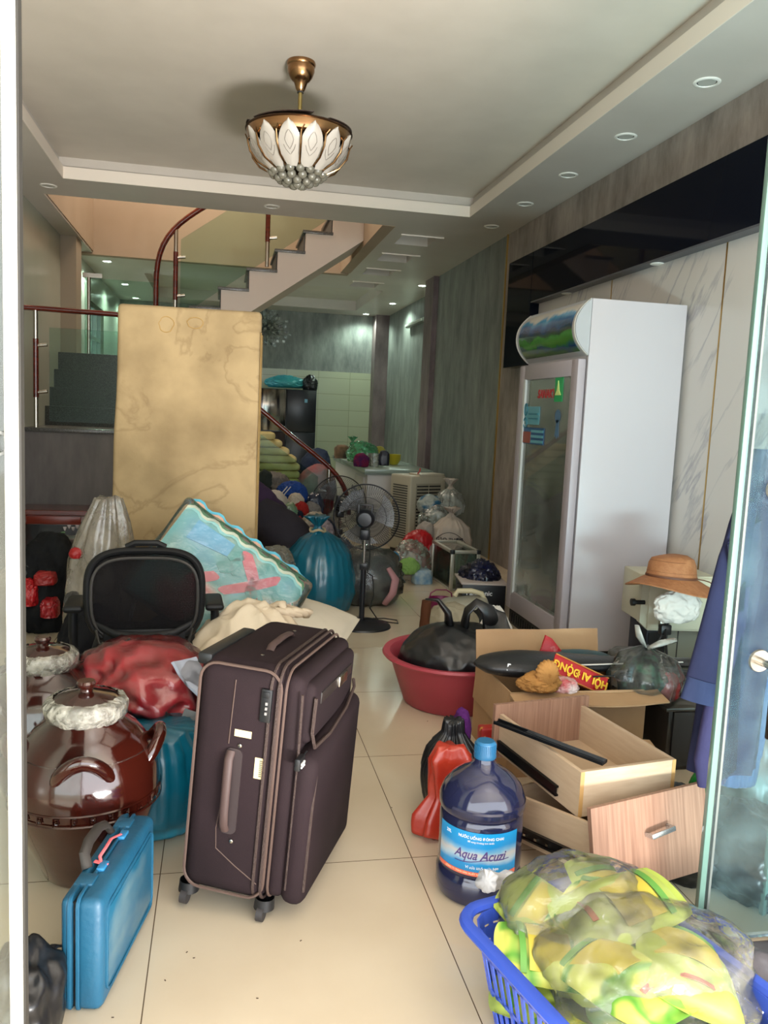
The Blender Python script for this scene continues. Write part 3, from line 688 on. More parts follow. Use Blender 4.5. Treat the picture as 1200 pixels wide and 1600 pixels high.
# ------------------------------------------------------------------ office chair seen from behind
ch = thing('office_chair', 'black mesh office chair seen from behind, left of centre', 'chair', (-.30, 3.56, 0), rz=radians(3)); ch.scale = (.9, .9, .9)
M_ch = mat('chair_plastic', '#0f1012', .5, c2='#131416', scale=5, spec=.25); M_fr = mat('chair_frame_grey', '#2c2a28', .5)
def sq(a, w_, h, e): return (w_*math.copysign(abs(cos(a))**e, cos(a)), h*math.copysign(abs(sin(a))**e, sin(a)))
def ysag(x): return .10*(1-(x/.27)**2)*-1
bz = .70
ring = []
for i in range(48):
    a = 2*pi*i/48; x, z = sq(a, .262*(1-.10*max(0, -sin(a))), .22, .55); ring.append((x, -.02+.35*x*x*-1.2+.05, bz+z))
MB().tube(ring, .024, 10, closed=True, flat=.8).obj('backrest_frame', M_ch, ch)
MB().tube([(x*.93, y-.02, bz+(z-bz)*.90-.01) for x, y, z in ring], .008, 8, closed=True).obj('inner_piping', M_fr, ch)
def mesh_mat():
    m, N, L, b = _new('chair_mesh_fabric'); tc = N.new('ShaderNodeTexCoord')
    wv = N.new('ShaderNodeTexWave'); wv.inputs['Scale'].default_value = 60; L.new(tc.outputs['Object'], wv.inputs[0])
    wv2 = N.new('ShaderNodeTexWave'); wv2.bands_direction = 'Z'; wv2.inputs['Scale'].default_value = 60; L.new(tc.outputs['Object'], wv2.inputs[0])
    mx = N.new('ShaderNodeMath'); mx.operation = 'MAXIMUM'; L.new(wv.outputs['Fac'], mx.inputs[0]); L.new(wv2.outputs['Fac'], mx.inputs[1])
    mr = N.new('ShaderNodeMapRange'); mr.inputs[3].default_value = .88; mr.inputs[4].default_value = 1.0; L.new(mx.outputs[0], mr.inputs[0])
    L.new(mr.outputs[0], b.inputs['Alpha']); b.inputs['Base Color'].default_value = lin('#100f11'); b.inputs['Roughness'].default_value = .8; b.inputs['Specular IOR Level'].default_value = .1
    return m
mb = MB().sheet(lambda u, v: ((lambda x, z: (x, -.02-.42*x*x+.05, bz+z))(*(lambda a, r: tuple(k*r for k in sq(a, .255*(1-.10*max(0, -sin(a))), .213, .55)))(2*pi*u, v))), 48, 8)
mb.obj('mesh_back', mesh_mat(), ch)
# lower bracket: V shaped yoke with slots and grey trims
yk = MB()
yk.tube([(-.235, -.0, bz-.12), (-.14, -.04, bz-.165), (-.05, -.055, bz-.185), (.05, -.055, bz-.185), (.14, -.04, bz-.165), (.235, 0, bz-.12)], [.012, .02, .03, .03, .02, .012], 10, flat=.6, up=(0, 1, 0))
yk.prism([(-.12, bz-.16), (.12, bz-.16), (.055, bz-.23), (.055, bz-.36), (-.055, bz-.36), (-.055, bz-.23)], -.06, -.03, 'Y', bev=.006)
yk.obj('back_yoke', M_ch, ch)
for s in (-1, 1):
    MB().tube([(s*.22, -.015, bz-.15), (s*.205, -.03, bz-.21), (s*.16, -.045, bz-.25), (s*.10, -.05, bz-.265), (s*.055, -.05, bz-.27)], .011, 8, flat=.6).obj('yoke_trim', M_fr, ch)
MB().box((-.19, -.02, bz-.27), (.19, .0, bz-.15), bev=.01).obj('lumbar_panel', M_ch, ch)
MB().tube([(-.09, .04, bz+.235), (-.05, .035, bz+.255), (.05, .035, bz+.255), (.09, .04, bz+.235)], .016, 8).obj('top_hanger', M_ch, ch)
se = MB().box((-.25, 0, .38), (.25, .48, .47), bev=.045, seg=4)
se.obj('seat', mat('seat_fabric', '#1b1b1d', .85, bump=.2, bscale=200), ch)
for s in (-1, 1):
    a_ = thing if False else None
    MB().tube([(s*.30, .06, .40), (s*.325, .06, .44), (s*.33, .065, .50), (s*.33, .07, .60), (s*.325, .08, .64)], [.022, .026, .03, .03, .028], 12, flat=.7).box((s*.20-.1*(s > 0)-.0, .04, .385), (s*.31+.0, .10, .41), bev=.01).obj('armrest_post', M_ch, ch)
    MB().box((s*.325-.045, -.02, .63), (s*.325+.045, .24, .665), bev=.02, seg=4).obj('armrest_pad', M_ch, ch)
MB().cyl((0, .24, .12), (0, .24, .38), .028).cyl((0, .24, .10), (0, .24, .22), .045).obj('gas_lift', M_blk, ch)
bs = MB()
for k in range(5):
    a = 2*pi*k/5+.3
    bs.tube([(0, .24, .12), (.28*cos(a), .24+.28*sin(a), .075)], [.03, .018], 8)
bs.obj('star_base', M_ch, ch)
for k in range(5):
    a = 2*pi*k/5+.3
    MB().cyl((.28*cos(a)-.02, .24+.28*sin(a), .028), (.28*cos(a)+.02, .24+.28*sin(a), .028), .028).cyl((.28*cos(a), .24+.28*sin(a), .03), (.28*cos(a), .24+.28*sin(a), .08), .01).obj('caster', M_blk, ch)

# ------------------------------------------------------------------ glazed jars
M_gz = mat('brown_glaze', '#270b07', .10, c2='#3f140c', scale=3, coat=1, bump=.10, bscale=30, contrast=(.3, .7))
M_film = glassy('cling_film', '#d9d6c8', tint=(.93, .93, .9), rough=.08, body=.34, bump=.8, bscale=40, scale=25)
def jar(loc, label, rz=0.0):
    t = thing('wine_jar', label, 'jar', loc, rz, group='glazed ceramic wine jars'); t.scale = (1, 1, 1.06)
    prof = [(0, 0), (.115, 0), (.125, .01), (.15, .07), (.19, .15), (.215, .22), (.222, .27), (.215, .33), (.19, .39), (.15, .435), (.115, .46), (.108, .475), (.118, .50), (.118, .508), (.10, .508), (.09, .48)]
    MB().lathe(prof, seg=64).obj('body', M_gz, t)
    bd = MB()
    for z in (.262, .232): bd.lathe([(.2225, z-.003), (.2265, z), (.2225, z+.003)], seg=64)
    key = [(-.4, -.011), (-.4, .011), (.4, .011), (.4, -.005), (-.05, -.005), (-.05, .003), (.2, .003)]
    for k in range(28):
        a = 2*pi*k/28; s = .0195
        P = [((.222)*cos(a+x*s/.222*1.0), .222*sin(a+x*s/.222*1.0), .247+z) for x, z in key]
        bd.tube(P, .0022, 5)
    bd.obj('meander_band', M_gz, t)
    for k in range(4):
        a = -pi/2 + k*pi/2 + .1
        P = []
        for i in range(13):
            q = -1+2*i/12; aa = a+q*.40; r = .175+.055*(1-q*q)*.8+.02*abs(q); z = .345+.068*(1-q*q)
            P.append((r*cos(aa), r*sin(aa), z))
        MB().tube(P, [.015]+[.019]*11+[.015], 12).obj('handle', M_gz, t)
    ld = MB().lathe([(0, .545), (.03, .54), (.08, .53), (.105, .518), (.108, .508), (0, .508)], seg=48).lathe([(0, .572), (.025, .572), (.029, .565), (.027, .557), (.02, .55), (.02, .535)], seg=28).obj('lid', M_gz, t)
    fb = MB(); P = [(.095, .527), (.112, .522), (.122, .51), (.124, .495), (.12, .478), (.112, .465)]
    fb.sheet(lambda u, v: (lambda a, j: ((P[j][0]+.005*nz((cos(a)*3, sin(a)*3, j), 2.2, 3)+.002*sin(40*a+j))*cos(a), (P[j][0]+.005*nz((cos(a)*3, sin(a)*3, j), 2.2, 3))*sin(a), P[j][1]+.006*nz((cos(a)*4, sin(a)*4, j), 2)))(2*pi*u, min(5, int(round(v*5)))), 96, 5)
    fb.obj('cling_film', M_film, t)
    MB().lathe([(.217, .30), (.192, .386), (.152, .432), (.118, .456)], seg=64).obj('film_wrap', glassy('clear_wrap', '#9d8d84', tint=(.9, .86, .84), rough=.12, body=.05, bump=.7, bscale=22, scale=12), t)
    return t
jar((-.385, 2.54, 0), 'front glazed brown jar with film-wrapped lid, beside the blue case')
jar((-.61, 3.04, 0), 'rear glazed brown jar, half hidden behind the front jar', .7)

# ------------------------------------------------------------------ suitcase
sc_ = thing('suitcase', 'large dark brown soft suitcase standing on its wheels', 'suitcase', (.145, 2.17, 0), rot=(radians(3.2), radians(2.0), radians(66.4)))
M_su = mat('suitcase_fabric', '#281e21', .8, c2='#221a1c', scale=4, bump=.35, bscale=420, bdist=.002, spec=.12)
M_sp = mat('suitcase_piping', '#514039', .5); M_zip = mat('zipper_brown', '#382924', .6, bump=.5, bscale=300)
L_, T_, Z0, Z1 = .55, .265, .06, .745
b_ = MB(); b_.box((0, .0, Z0), (L_, T_, Z1), bev=.05, seg=5); b_.obj('body', M_su, sc_)
def rr(w0, w1, h0, h1, r, n=5):
    P = []
    for cx, cz, a0 in ((w1-r, h1-r, 0), (w0+r, h1-r, pi/2), (w0+r, h0+r, pi), (w1-r, h0+r, 3*pi/2)):
        for i in range(n+1): a = a0+pi/2*i/n; P.append((cx+r*cos(a), cz+r*sin(a)))
    return P
# piping round the narrow side face (x=0) and zip bands running round the wide faces
MB().tube([(.004, y, z) for y, z in rr(.012, T_-.012, Z0+.012, Z1-.012, .05)], .0045, 6, closed=True).obj('side_piping', M_sp, sc_)
for k, y in enumerate((.018, .040)):
    MB().tube([(x, y, z) for x, z in rr(-.002, L_+.002, Z0-.002, Z1+.002, .065, 8)], .0048, 6, closed=True).obj('zip_band', M_zip, sc_)
MB().tube([(x, y_, z) for (x, z), y_ in [(p, -.001) for p in rr(.006, L_-.006, Z0+.006, Z1-.006, .06, 8)]], .004, 6, closed=True).obj('front_piping', M_sp, sc_)
# front expansion and two pockets
fp = MB(); fp.box((.02, -.045, Z0+.012), (L_-.012, .02, Z1-.02), bev=.03, seg=4); fp.obj('front_panel', M_su, sc_)
up = MB(); up.box((.055, -.070, Z0+.46), (L_-.035, -.02, Z1-.045), bev=.028, seg=4).obj('upper_pocket', M_su, sc_)
lp = MB(); lp.box((.015, -.105, Z0+.0), (L_-.02, -.03, Z0+.44), bev=.035, seg=4)
for v in lp.b.verts:
    if v.co.z > Z0+.35: v.co.z += .055*(v.co.x/L_)
lp.obj('lower_pocket', M_su, sc_)
MB().tube([(.06, -.073, Z0+.60), (.055, -.073, Z0+.50), (.07, -.080, Z0+.455), (.2, -.088, Z0+.455), (.38, -.088, Z0+.478), (L_-.05, -.08, Z0+.51), (L_-.03, -.07, Z0+.53)], .0055, 6).tube([(.05, -.100, Z0+.41), (.035, -.10, Z0+.3), (.03, -.10, Z0+.05)], .0045, 6).obj('pocket_zip', M_zip, sc_)
MB().tube([(.012, -.047, Z0+.62), (.02, -.05, Z0+.40), (.02, -.05, Z0+.05)], .004, 6).obj('pocket_zip', M_zip, sc_)
q = MB().box((.12, -.074, Z0+.565), (.46, -.066, Z0+.60), bev=.003); q.obj('emblem_strip', mat('emblem_dark', '#25201f', .4), sc_)
MB().box((.30, -.079, Z0+.563), (.39, -.071, Z0+.597), bev=.003).obj('emblem_badge', M_steel, sc_)
# padlock with number wheels
lk = MB().box((-.02, -.068, Z0+.415), (.028, -.052, Z0+.45), bev=.004).tube([(.028, -.06, Z0+.442), (.055, -.062, Z0+.447), (.07, -.064, Z0+.436), (.055, -.064, Z0+.425), (.028, -.062, Z0+.425)], .0028, 6).obj('padlock', M_blk, sc_)
for i in range(3):
    for j in range(2): MB().box((-.008+.011*i, -.0715, Z0+.421+.009*j), (-.003+.011*i, -.067, Z0+.427+.009*j)).obj('number_wheel', mat('digit_white', '#d8d4cc', .5), lk, smooth=0)
# combination lock and handle on the narrow side
sl = MB().box((-.008, .034, Z0+.53), (.004, .066, Z0+.625), bev=.004).box((-.011, .040, Z0+.60), (-.006, .060, Z0+.618), bev=.002).obj('side_lock', M_blk, sc_)
for j in range(3): MB().box((-.0115, .044, Z0+.553+.014*j), (-.007, .050, Z0+.561+.014*j)).obj('number_wheel', mat('wheel_grey', '#8c8a88', .4), sl, smooth=0)
for a_, b2, c_, d2, nm in ((.085, .135, Z0+.475, Z0+.495, 'paper_sticker'), (.045, .068, Z0+.365, Z0+.425, 'barcode_sticker')):
    s_ = MB().box((-.0012, a_, c_), (.0006, b2, d2)).obj(nm, mat('sticker_cream', '#d8c394', .6), sc_, smooth=0)
br_ = MB()
for k in range(9): br_.box((-.0018, .046, Z0+.372+.0055*k), (-.0012, .054, Z0+.3742+.0055*k))
br_.obj('barcode', mat('print_black', '#2a2522', .6), s_, smooth=0)
MB().prism([(y, z) for y, z in rr(.105, .155, Z0+.19, Z0+.44, .018)], -.004, .002, 'X').obj('handle_patch', mat('patch_brown', '#2f2425', .7), sc_, smooth=0)
MB().tube([(-.002, .14, Z0+.43), (-.016, .14, Z0+.41), (-.022, .138, Z0+.36), (-.022, .138, Z0+.26), (-.016, .138, Z0+.22), (-.002, .138, Z0+.20)], .013, 10, flat=.7).obj('side_handle', mat('handle_brown', '#43322f', .6), sc_)
hr = MB()
for z in (Z0+.45, Z0+.17): hr.lathe([(0, 0), (.006, 0), (.0055, .003), (0, .005)], seg=12, M=Matrix(((0, 0, -1, -.001), (-1, 0, 0, .115), (0, 1, 0, z), (0, 0, 0, 1))))
hr.obj('rivet', M_steel, sc_)
MB().tube([(-.001, .145, Z1-.05), (-.001, .150, Z0+.45)], .0016, 5).obj('seam', M_sp, sc_)
MB().tube([(-.001, .155, Z0+.28), (-.001, .165, Z0+.20), (-.001, .16, Z0+.14), (-.001, .10, Z0+.10), (-.001, .03, Z0+.06)], .0016, 5).obj('seam', M_sp, sc_)
# top: telescopic handle recess and grab handle
MB().tube([(.16, .11, Z1-.002), (.18, .11, Z1+.012), (.28, .11, Z1+.016), (.34, .11, Z1+.012), (.36, .11, Z1-.002)], .013, 10, flat=.5).obj('top_handle', MATS['handle_brown'], sc_)
MB().box((.02, T_-.035, Z1-.03), (.36, T_+.010, Z1+.004), bev=.008).obj('telescopic_handle', M_blk, sc_)
hr = MB()
for x, y in ((.10, .11), (.42, .12)): hr.lathe([(0, .004), (.006, .002), (.006, 0)], (x, y, Z1), 12)
hr.obj('rivet', M_steel, sc_)
for x in (.045, L_-.045):
    for y in (.0, T_-.03):
        c_ = MB().lathe([(.028, .062), (.03, .03), (.02, .025), (0, .025)], (x, y+.015, 0), 16).obj('caster', M_blk, sc_)
        MB().cyl((x-.02, y+.006, .021), (x-.02, y+.026, .021), .021, seg=20).obj('wheel', mat('wheel_rubber', '#2b2828', .6), c_)
MB().box((.05, .02, .045), (L_-.05, T_-.02, .065), bev=.01).obj('base_plate', M_blk, sc_)

# ------------------------------------------------------------------ blue tool case
tc_ = thing('tool_case', 'scuffed blue plastic tool case with black handle and pink cord', 'tool case', (-.25, 1.885, 0), rz=radians(78))
M_bl = mat('blue_case', '#144d6a', .45, c2='#245d78', scale=6, contrast=(.3, .75), bump=.15, bscale=60)
M_bld = mat('case_scuff', '#5b8190', .7)
CL, CT, CH = .43, .10, .285
MB().box((0, 0, 0), (CL, .066, CH), bev=.02, seg=3).obj('shell_half', M_bl, tc_)
MB().box((0.0, .070, 0), (CL, CT, CH), bev=.018, seg=3).obj('shell_half', M_bl, tc_)
MB().box((.01, .062, .008), (CL-.01, .074, CH-.01)).obj('seam_gap', M_blk, tc_, smooth=0)
MB().tube([(x, .058, z) for x, z in rr(.0, CL, .0, CH, .02, 3)], .005, 6, closed=True).tube([(x, .078, z) for x, z in rr(.0, CL, .0, CH, .02, 3)], .005, 6, closed=True).obj('rim', M_bl, tc_)
MB().tube([(x, -.001, z) for x, z in rr(.03, CL-.03, .03, CH-.03, .03)], .004, 6, closed=True).obj('panel_ridge', M_bl, tc_)
MB().box((.045, -.0015, .045), (CL-.045, .0005, CH-.045), bev=.0005).obj('scuffed_panel', mat('scuffed_blue', '#165875', .35, c2='#587580', scale=3.5, contrast=(.45, .62), stretch=(1, 1, 1.8)), tc_)
for x in (.06, CL-.09): MB().box((x, .045, CH-.03), (x+.05, .092, CH+.006), bev=.005).obj('latch', M_bl, tc_)
for x in (.125, .28): MB().box((x, .04, CH-.01), (x+.04, .06, CH+.008), bev=.003).obj('handle_hinge', mat('hinge_blue', '#2a78a8', .4), tc_)
MB().tube([(.135, .085, CH+.0), (.15, .098, CH+.03), (.19, .102, CH+.042), (.26, .102, CH+.042), (.30, .098, CH+.03), (.315, .085, CH+.0)], .014, 10, flat=.65).obj('handle', mat('worn_rubber', '#2f2b28', .6), tc_)
MB().tube([(.29, .052, CH+.01), (.25, .065, CH+.018), (.20, .06, CH+.024), (.17, .066, CH+.014), (.155, .058, CH+.006)], .0045, 6, flat=.5).tube([(.15, .04, CH+.004), (.16, .075, CH+.006)], .007, 6, flat=.4).obj('pink_cord', mat('pink_cord', '#e0686e', .6), tc_)

# ------------------------------------------------------------------ water bottle
wb_ = thing('water_bottle', 'large blue refillable water bottle with printed label', 'bottle', (.815, 2.285, 0))
M_pet = mat('blue_polycarbonate', '#30365c', .10, trans=.5, coat=.5, c2='#282e52', scale=3)
R_ = .131
prof = [(0, 0), (.10, 0), (.122, .006), (R_, .03), (R_, .075), (.126, .082), (.122, .09), (.126, .098), (R_-.003, .104), (R_-.003, .25), (.126, .258), (.122, .265), (.127, .272), (R_+.001, .28), (R_+.001, .305), (.127, .320), (.117, .342), (.095, .366), (.066, .386), (.043, .400), (.033, .413), (.029, .428), (.028, .445)]
MB().lathe(prof, seg=64).obj('body', M_pet, wb_)
MB().lathe([(0, .005), (.115, .008), (.126, .03), (.126, .055), (.12, .098), (.0, .10)], seg=48).obj('water', mat('dark_water', '#1c2030', .05, trans=.3), wb_)
cp = MB().lathe([(.0, .478), (.026, .477), (.031, .472), (.032, .445), (.035, .432), (.034, .425), (0, .425)], seg=36)
for k in range(36): a = 2*pi*k/36; cp.box((.0315, -.001, .44), (.0335, .001, .468), M=Matrix.Rotation(a, 4, 'Z'))
cp.obj('cap', mat('cap_blue', '#215f86', .4), wb_)
MB().lathe([(.137, .288), (.138, .30), (.132, .305)], seg=48, arc=1.6, a0=-2.6).obj('moulded_ridge', M_pet, wb_)
# label wraps the front
def lab_mat():
    m, N, L, b = _new('bottle_label'); tc = N.new('ShaderNodeTexCoord'); sep = N.new('ShaderNodeSeparateXYZ'); L.new(tc.outputs['Object'], sep.inputs[0])
    n = N.new('ShaderNodeTexNoise'); n.inputs['Scale'].default_value = 9; n.inputs['Detail'].default_value = 6; L.new(tc.outputs['Object'], n.inputs['Vector'])
    mr = N.new('ShaderNodeMapRange'); mr.inputs[1].default_value = .115; mr.inputs[2].default_value = .243; L.new(sep.outputs['Z'], mr.inputs[0])
    ns = N.new('ShaderNodeMath'); ns.operation = 'MULTIPLY_ADD'; ns.inputs[1].default_value = .35; ns.inputs[2].default_value = -.175; L.new(n.outputs['Fac'], ns.inputs[0])
    ad = N.new('ShaderNodeMath'); ad.operation = 'ADD'; L.new(mr.outputs[0], ad.inputs[0]); L.new(ns.outputs[0], ad.inputs[1])
    r = N.new('ShaderNodeValToRGB'); e = r.color_ramp.elements
    cols = [(0, '#1a7bb5'), (.22, '#1f86c0'), (.34, '#9fb9c8'), (.46, '#b7b6b5'), (.56, '#6ea4c6'), (.68, '#1c86c4'), (1, '#1690cc')]
    e[0].position = 0; e[0].color = lin(cols[0][1]); e[1].position = 1; e[1].color = lin(cols[-1][1])
    for p, c in cols[1:-1]: x = e.new(p); x.color = lin(c)
    L.new(ad.outputs[0], r.inputs[0]); L.new(r.outputs[0], b.inputs['Base Color']); b.inputs['Roughness'].default_value = .35; return m
AC = -1.98   # direction the label faces
lb = MB().lathe([(R_-.0015, .108), (R_-.0012, .243)], seg=48, arc=2.1, a0=AC-1.05).obj('label', lab_mat(), wb_)
MB().lathe([(R_-.0006, .108), (R_-.0005, .121)], seg=48, arc=2.1, a0=AC-1.05).obj('label_band', mat('band_salmon', '#d8684f', .4), lb)
M_wp = mat('white_print', '#e2e6ea', .4); M_vio = mat('violet_print', '#4b3a78', .4)
rb_ = R_-.0004
text('label_brand', 'Aqua Acuzi', .040, M_vio, lb, None, depth=.0006, shear=.35, bend=(rb_, AC+.08), sx=.85, bold=.0004).location = (0, 0, .172)
text('label_heading', 'NƯỚC UỐNG ĐÓNG CHAI', .0115, M_wp, lb, None, depth=.0005, bend=(rb_, AC+.10), bold=.0002).location = (0, 0, .226)
text('label_subheading', 'Bổ sung khoáng tinh khiết', .0075, M_wp, lb, None, depth=.0005, bend=(rb_, AC+.10)).location = (0, 0, .214)
text('label_line', 'Vì sức khỏe của bạn', .012, M_wp, lb, None, depth=.0005, bend=(rb_, AC+.15), shear=.2).location = (0, 0, .134)
text('label_footer', 'CÔNG TY TNHH SẢN XUẤT NƯỚC UỐNG TINH KHIẾT', .008, mat('cream_print', '#efd9b5', .4), lb, None, depth=.0005, bend=(rb_, AC)).location = (0, 0, .1145)
MB().tube([(rb_*cos(AC+a), rb_*sin(AC+a), .148+.018*((a+.5)/1.3)+.003*sin(a*6)) for a in [-.5+1.3*i/16 for i in range(17)]], .0012, 5).obj('label_flourish', M_vio, lb)
text('label_volume', '20L', .014, M_wp, lb, None, depth=.0005, bend=(rb_, AC-.72)).location = (0, 0, .225)
# ------------------------------------------------------------------ helpers for soft things
def span(px0, py0, px1, py1, y):
    """left-bottom and right-top of something at distance y, with its real width and height"""
    a = atY(px0, (py0+py1)/2, y); b_ = atY(px1, (py0+py1)/2, y); lo = atY((px0+px1)/2, py1, y); hi = atY((px0+px1)/2, py0, y)
    return Vector(((a.x+b_.x)/2, y, lo.z)), b_.x-a.x, hi.z-lo.z
def lump(name, label, cat, box, y, m, depth=None, group=None, seed=1, rz=0, floor=False, tilt=None, **k):
    c, w_, h = span(*box, y)
    if floor or c.z < 0: h += c.z*0.0; c.z = max(0, 0 if floor else c.z)
    k.setdefault('flat', .6); k.setdefault('sub', 5)
    o = MB(); blob(o, (w_/2, (depth or w_*.8)/2, h/(1+k['flat'])), seed=seed, m=None, **k)
    o = o.obj(name, m, smooth=180, loc=c); o.rotation_euler = tilt or (0, 0, rz)
    if label: tag(o, label, cat, group)
    return o
def fab(name, c, c2=None, **k): return mat(name, c, k.pop('rough', .85), c2=c2, spec=k.pop('spec', .15), bump=k.pop('bump', .3), bscale=k.pop('bscale', 30), **k)
def film(name, c, body=.25, **k): return glassy(name, c, body=body, rough=k.pop('rough', .12), bump=k.pop('bump', .5), bscale=k.pop('bscale', 18), scale=k.pop('scale', 9), **k)
M_bag = mat('black_bag_film', '#131417', .33, bump=.35, bscale=7, stretch=(1, 1, .5))
M_clear = film('clear_bag_film', '#c9c8c0', .30, tint=(.93, .93, .91))
M_milky = film('milky_bag_film', '#958d80', .85, tint=(.93, .92, .88))
M_milk = film('thin_bag_film', '#c8c8bf', .05, tint=(.95, .95, .93))
def knot(mb, c, r, h, seed=0, n=9, m=None, flare=1.6):
    return sack(mb, [(r*1.2, 0, .3), (r*.5, h*.3, 1), (r*.45, h*.45, 1), (r*flare, h, 1.6)], c=c, seed=seed, pleats=n, pleat=.16, amp=.25, seg=64, m=m)
def drape(mb, pts, thick=.004, nu=24, nv=24, amp=.01, fr=14, seed=0, m=None):
    """creased sheet through four corners a,b,c,d (u from a to b, v from a to d)"""
    a, b_, c, d = map(Vector, pts); nrm = (b_-a).cross(d-a).normalized()
    def f(u, v):
        p = (a*(1-u)+b_*u)*(1-v) + (d*(1-u)+c*u)*v
        return p + nrm*(amp*(ridge(p, fr, seed)+.6*nz(p, fr*2.3, seed+3)))
    return mb.sheet(f, nu, nv, thick=thick, m=m)

# ------------------------------------------------------------------ red duvet and teal sack behind the jars
tl = thing('cloth_sack', 'tied teal blue plastic sack on the floor between the jar and the suitcase', 'sack', (-.20, 2.78, 0))
M_teal = mat('teal_bag_film', '#08546a', .30, c2='#0b667e', scale=5, bump=.35, bscale=12, stretch=(1, 1, .3), coat=.3)
sack(MB(), [(.05, 0, .2), (.14, .01, .3), (.19, .08, .5), (.20, .2, .6), (.18, .30, .8), (.14, .36, 1)], sx=1, sy=.9, seed=3, pleats=22, pleat=.03).obj('sack_body', M_teal, tl, smooth=180)
dv = thing('duvet_bag', 'red duvet with a pale blue edge squashed in a clear plastic bag', 'bedding', (-.27, 3.10, .23), rot=(0, radians(24), 0))
M_duv = mat('red_duvet', '#a01020', .40, c2='#b82232', scale=5, bump=.5, bscale=16, coat=.15, contrast=(.4, .7))
o = MB(); blob(o, (.275, .24, .17), seed=11, amp=.14, freq=1.6, crease=.10, cfreq=2.2, sub=5, flat=.85)
dd = o.obj('duvet', M_duv, dv, smooth=180)
o = MB(); drape(o, [(-.02, -.19, .335), (.24, -.20, .19), (.28, -.10, .20), (.06, -.06, .345)], amp=.008, fr=9, thick=.01); o.obj('pale_edge', fab('pale_blue_cloth', '#b7c0d2'), dv)
o = MB(); drape(o, [(.0, -.235, .13), (.10, -.245, .11), (.10, -.24, .17), (.02, -.235, .18)], amp=.004, thick=.003); o.obj('dark_patch', fab('dark_print', '#1d1c20', rough=.5), dv)
o = MB(); drape(o, [(.09, -.238, .17), (.20, -.222, .16), (.19, -.205, .21), (.09, -.225, .21)], amp=.004, thick=.003); o.obj('grey_patch', fab('grey_print', '#7b7f80', rough=.5), dv)
o = MB(); blob(o, (.29, .255, .182), seed=11, amp=.14, freq=1.6, crease=.10, cfreq=2.2, sub=5, flat=.85); o.obj('clear_bag', film('duvet_bag_film', '#c7b9b6', .03, tint=(.98, .97, .97), bscale=9, scale=6), dv, smooth=180)
# ------------------------------------------------------------------ behind the chair
ms_ = thing('play_mat_bundle', 'stack of puzzle play mats printed with pink flowers on turquoise, in a clear bag', 'play mat', atY(345, 975, 4.35), rot=(radians(-24), radians(34), radians(-6)))
ms_.location = atY(343, 912, 4.25)
def matprint():
    m, N, L, b = _new('play_mat_print'); tc = N.new('ShaderNodeTexCoord')
    n0 = N.new('ShaderNodeTexNoise'); n0.inputs['Scale'].default_value = 4.0; n0.inputs['Detail'].default_value = 1; L.new(tc.outputs['Object'], n0.inputs['Vector'])
    r = N.new('ShaderNodeValToRGB'); r.color_ramp.interpolation = 'B_SPLINE'; e = r.color_ramp.elements
    cs = [(0, '#1c7aa0'), (.36, '#4a9fb0'), (.45, '#63a8a8'), (.52, '#1f8080'), (.57, '#6fa79b'), (.62, '#c27a74'), (.68, '#b03a4c'), (.78, '#c98c72'), (1, '#6f8040')]
    e[0].position = 0; e[0].color = lin(cs[0][1]); e[1].position = 1; e[1].color = lin(cs[-1][1])
    for p, c in cs[1:-1]: x = e.new(p); x.color = lin(c)
    L.new(n0.outputs['Fac'], r.inputs[0]); L.new(r.outputs[0], b.inputs['Base Color']); b.inputs['Roughness'].default_value = .55
    return m
M_pm = matprint()
mats_ = ['#3f9fc0', '#7fc3c6', '#cfd7c0', '#3c8a5c', '#c9a08a', '#4fa7bf']
def puzzle_outline(w_, h, n=6, t_=.02):
    P = []
    for i in range(n*4): 
        x = -w_/2 + w_*i/(n*4); P.append((x, h/2 + (t_ if i % 4 in (1, 2) else 0)))
    P.append((w_/2, h/2))
    for i in range(1, n*3): 
        z = h/2-h*i/(n*3); P.append((w_/2 + (t_ if i % 4 in (1, 2) else 0), z))
    P += [(w_/2, -h/2), (-w_/2, -h/2)]
    return P
for k in range(6):
    MB().prism([(x+.004*sin(k*2.3), z+.020*k-.03) for x, z in puzzle_outline(.74, .50)], .004+.022*k, .023+.022*k, 'Y', bev=.002).obj('foam_mat', M_pm if k == 0 else mat('foam_mat_%d' % k, mats_[k], .6), ms_)
def petal_flower(mb, cx, cz, s, rot, n=2):
    for j in range(n):
        a = rot+(j-.5)*1.5
        P = [(cx+s*(sin(pi*i/8)*.62*cos(a)-(i/8)*-sin(a)*1), cz+s*(sin(pi*i/8)*.62*sin(a)+(i/8)*cos(a))) for i in range(9)] + [(cx+s*(-sin(pi*i/8)*.62*cos(a)+(i/8)*sin(a)), cz+s*(-sin(pi*i/8)*.62*sin(a)+(i/8)*cos(a))) for i in range(7, 0, -1)]
        mb.prism(P, -.0015, .003, 'Y')
o = MB(); petal_flower(o, .12, .09, .15, .3); petal_flower(o, .12, .09, .14, 2.9); petal_flower(o, -.12, -.08, .13, 1.2); o.obj('flower_print', mat('flower_pink', '#c24a5e', .5), ms_)
o = MB(); petal_flower(o, .11, .09, .07, 1.6, 3); o.obj('flower_centre', mat('flower_rose', '#e08d90', .5), ms_)
o = MB(); petal_flower(o, .21, -.02, .12, -1.0, 3); petal_flower(o, -.02, .13, .08, 1.0, 3); o.obj('leaf_print', mat('leaf_teal', '#2c8f8c', .5), ms_)
o = MB(); o.prism([(-.28, .10), (-.05, .14), (-.05, .215), (-.28, .215)], -.003, .003, 'Y').obj('blue_print', mat('sky_blue_print', '#3d9cc6', .5), ms_, smooth=0)
o = MB(); o.box((-.40, -.015, -.29), (.42, .15, .29), bev=.03, seg=3)
bmesh.ops.subdivide_edges(o.b, edges=[e for e in o.b.edges if e.calc_length() > .1], cuts=12, use_grid_fill=True)
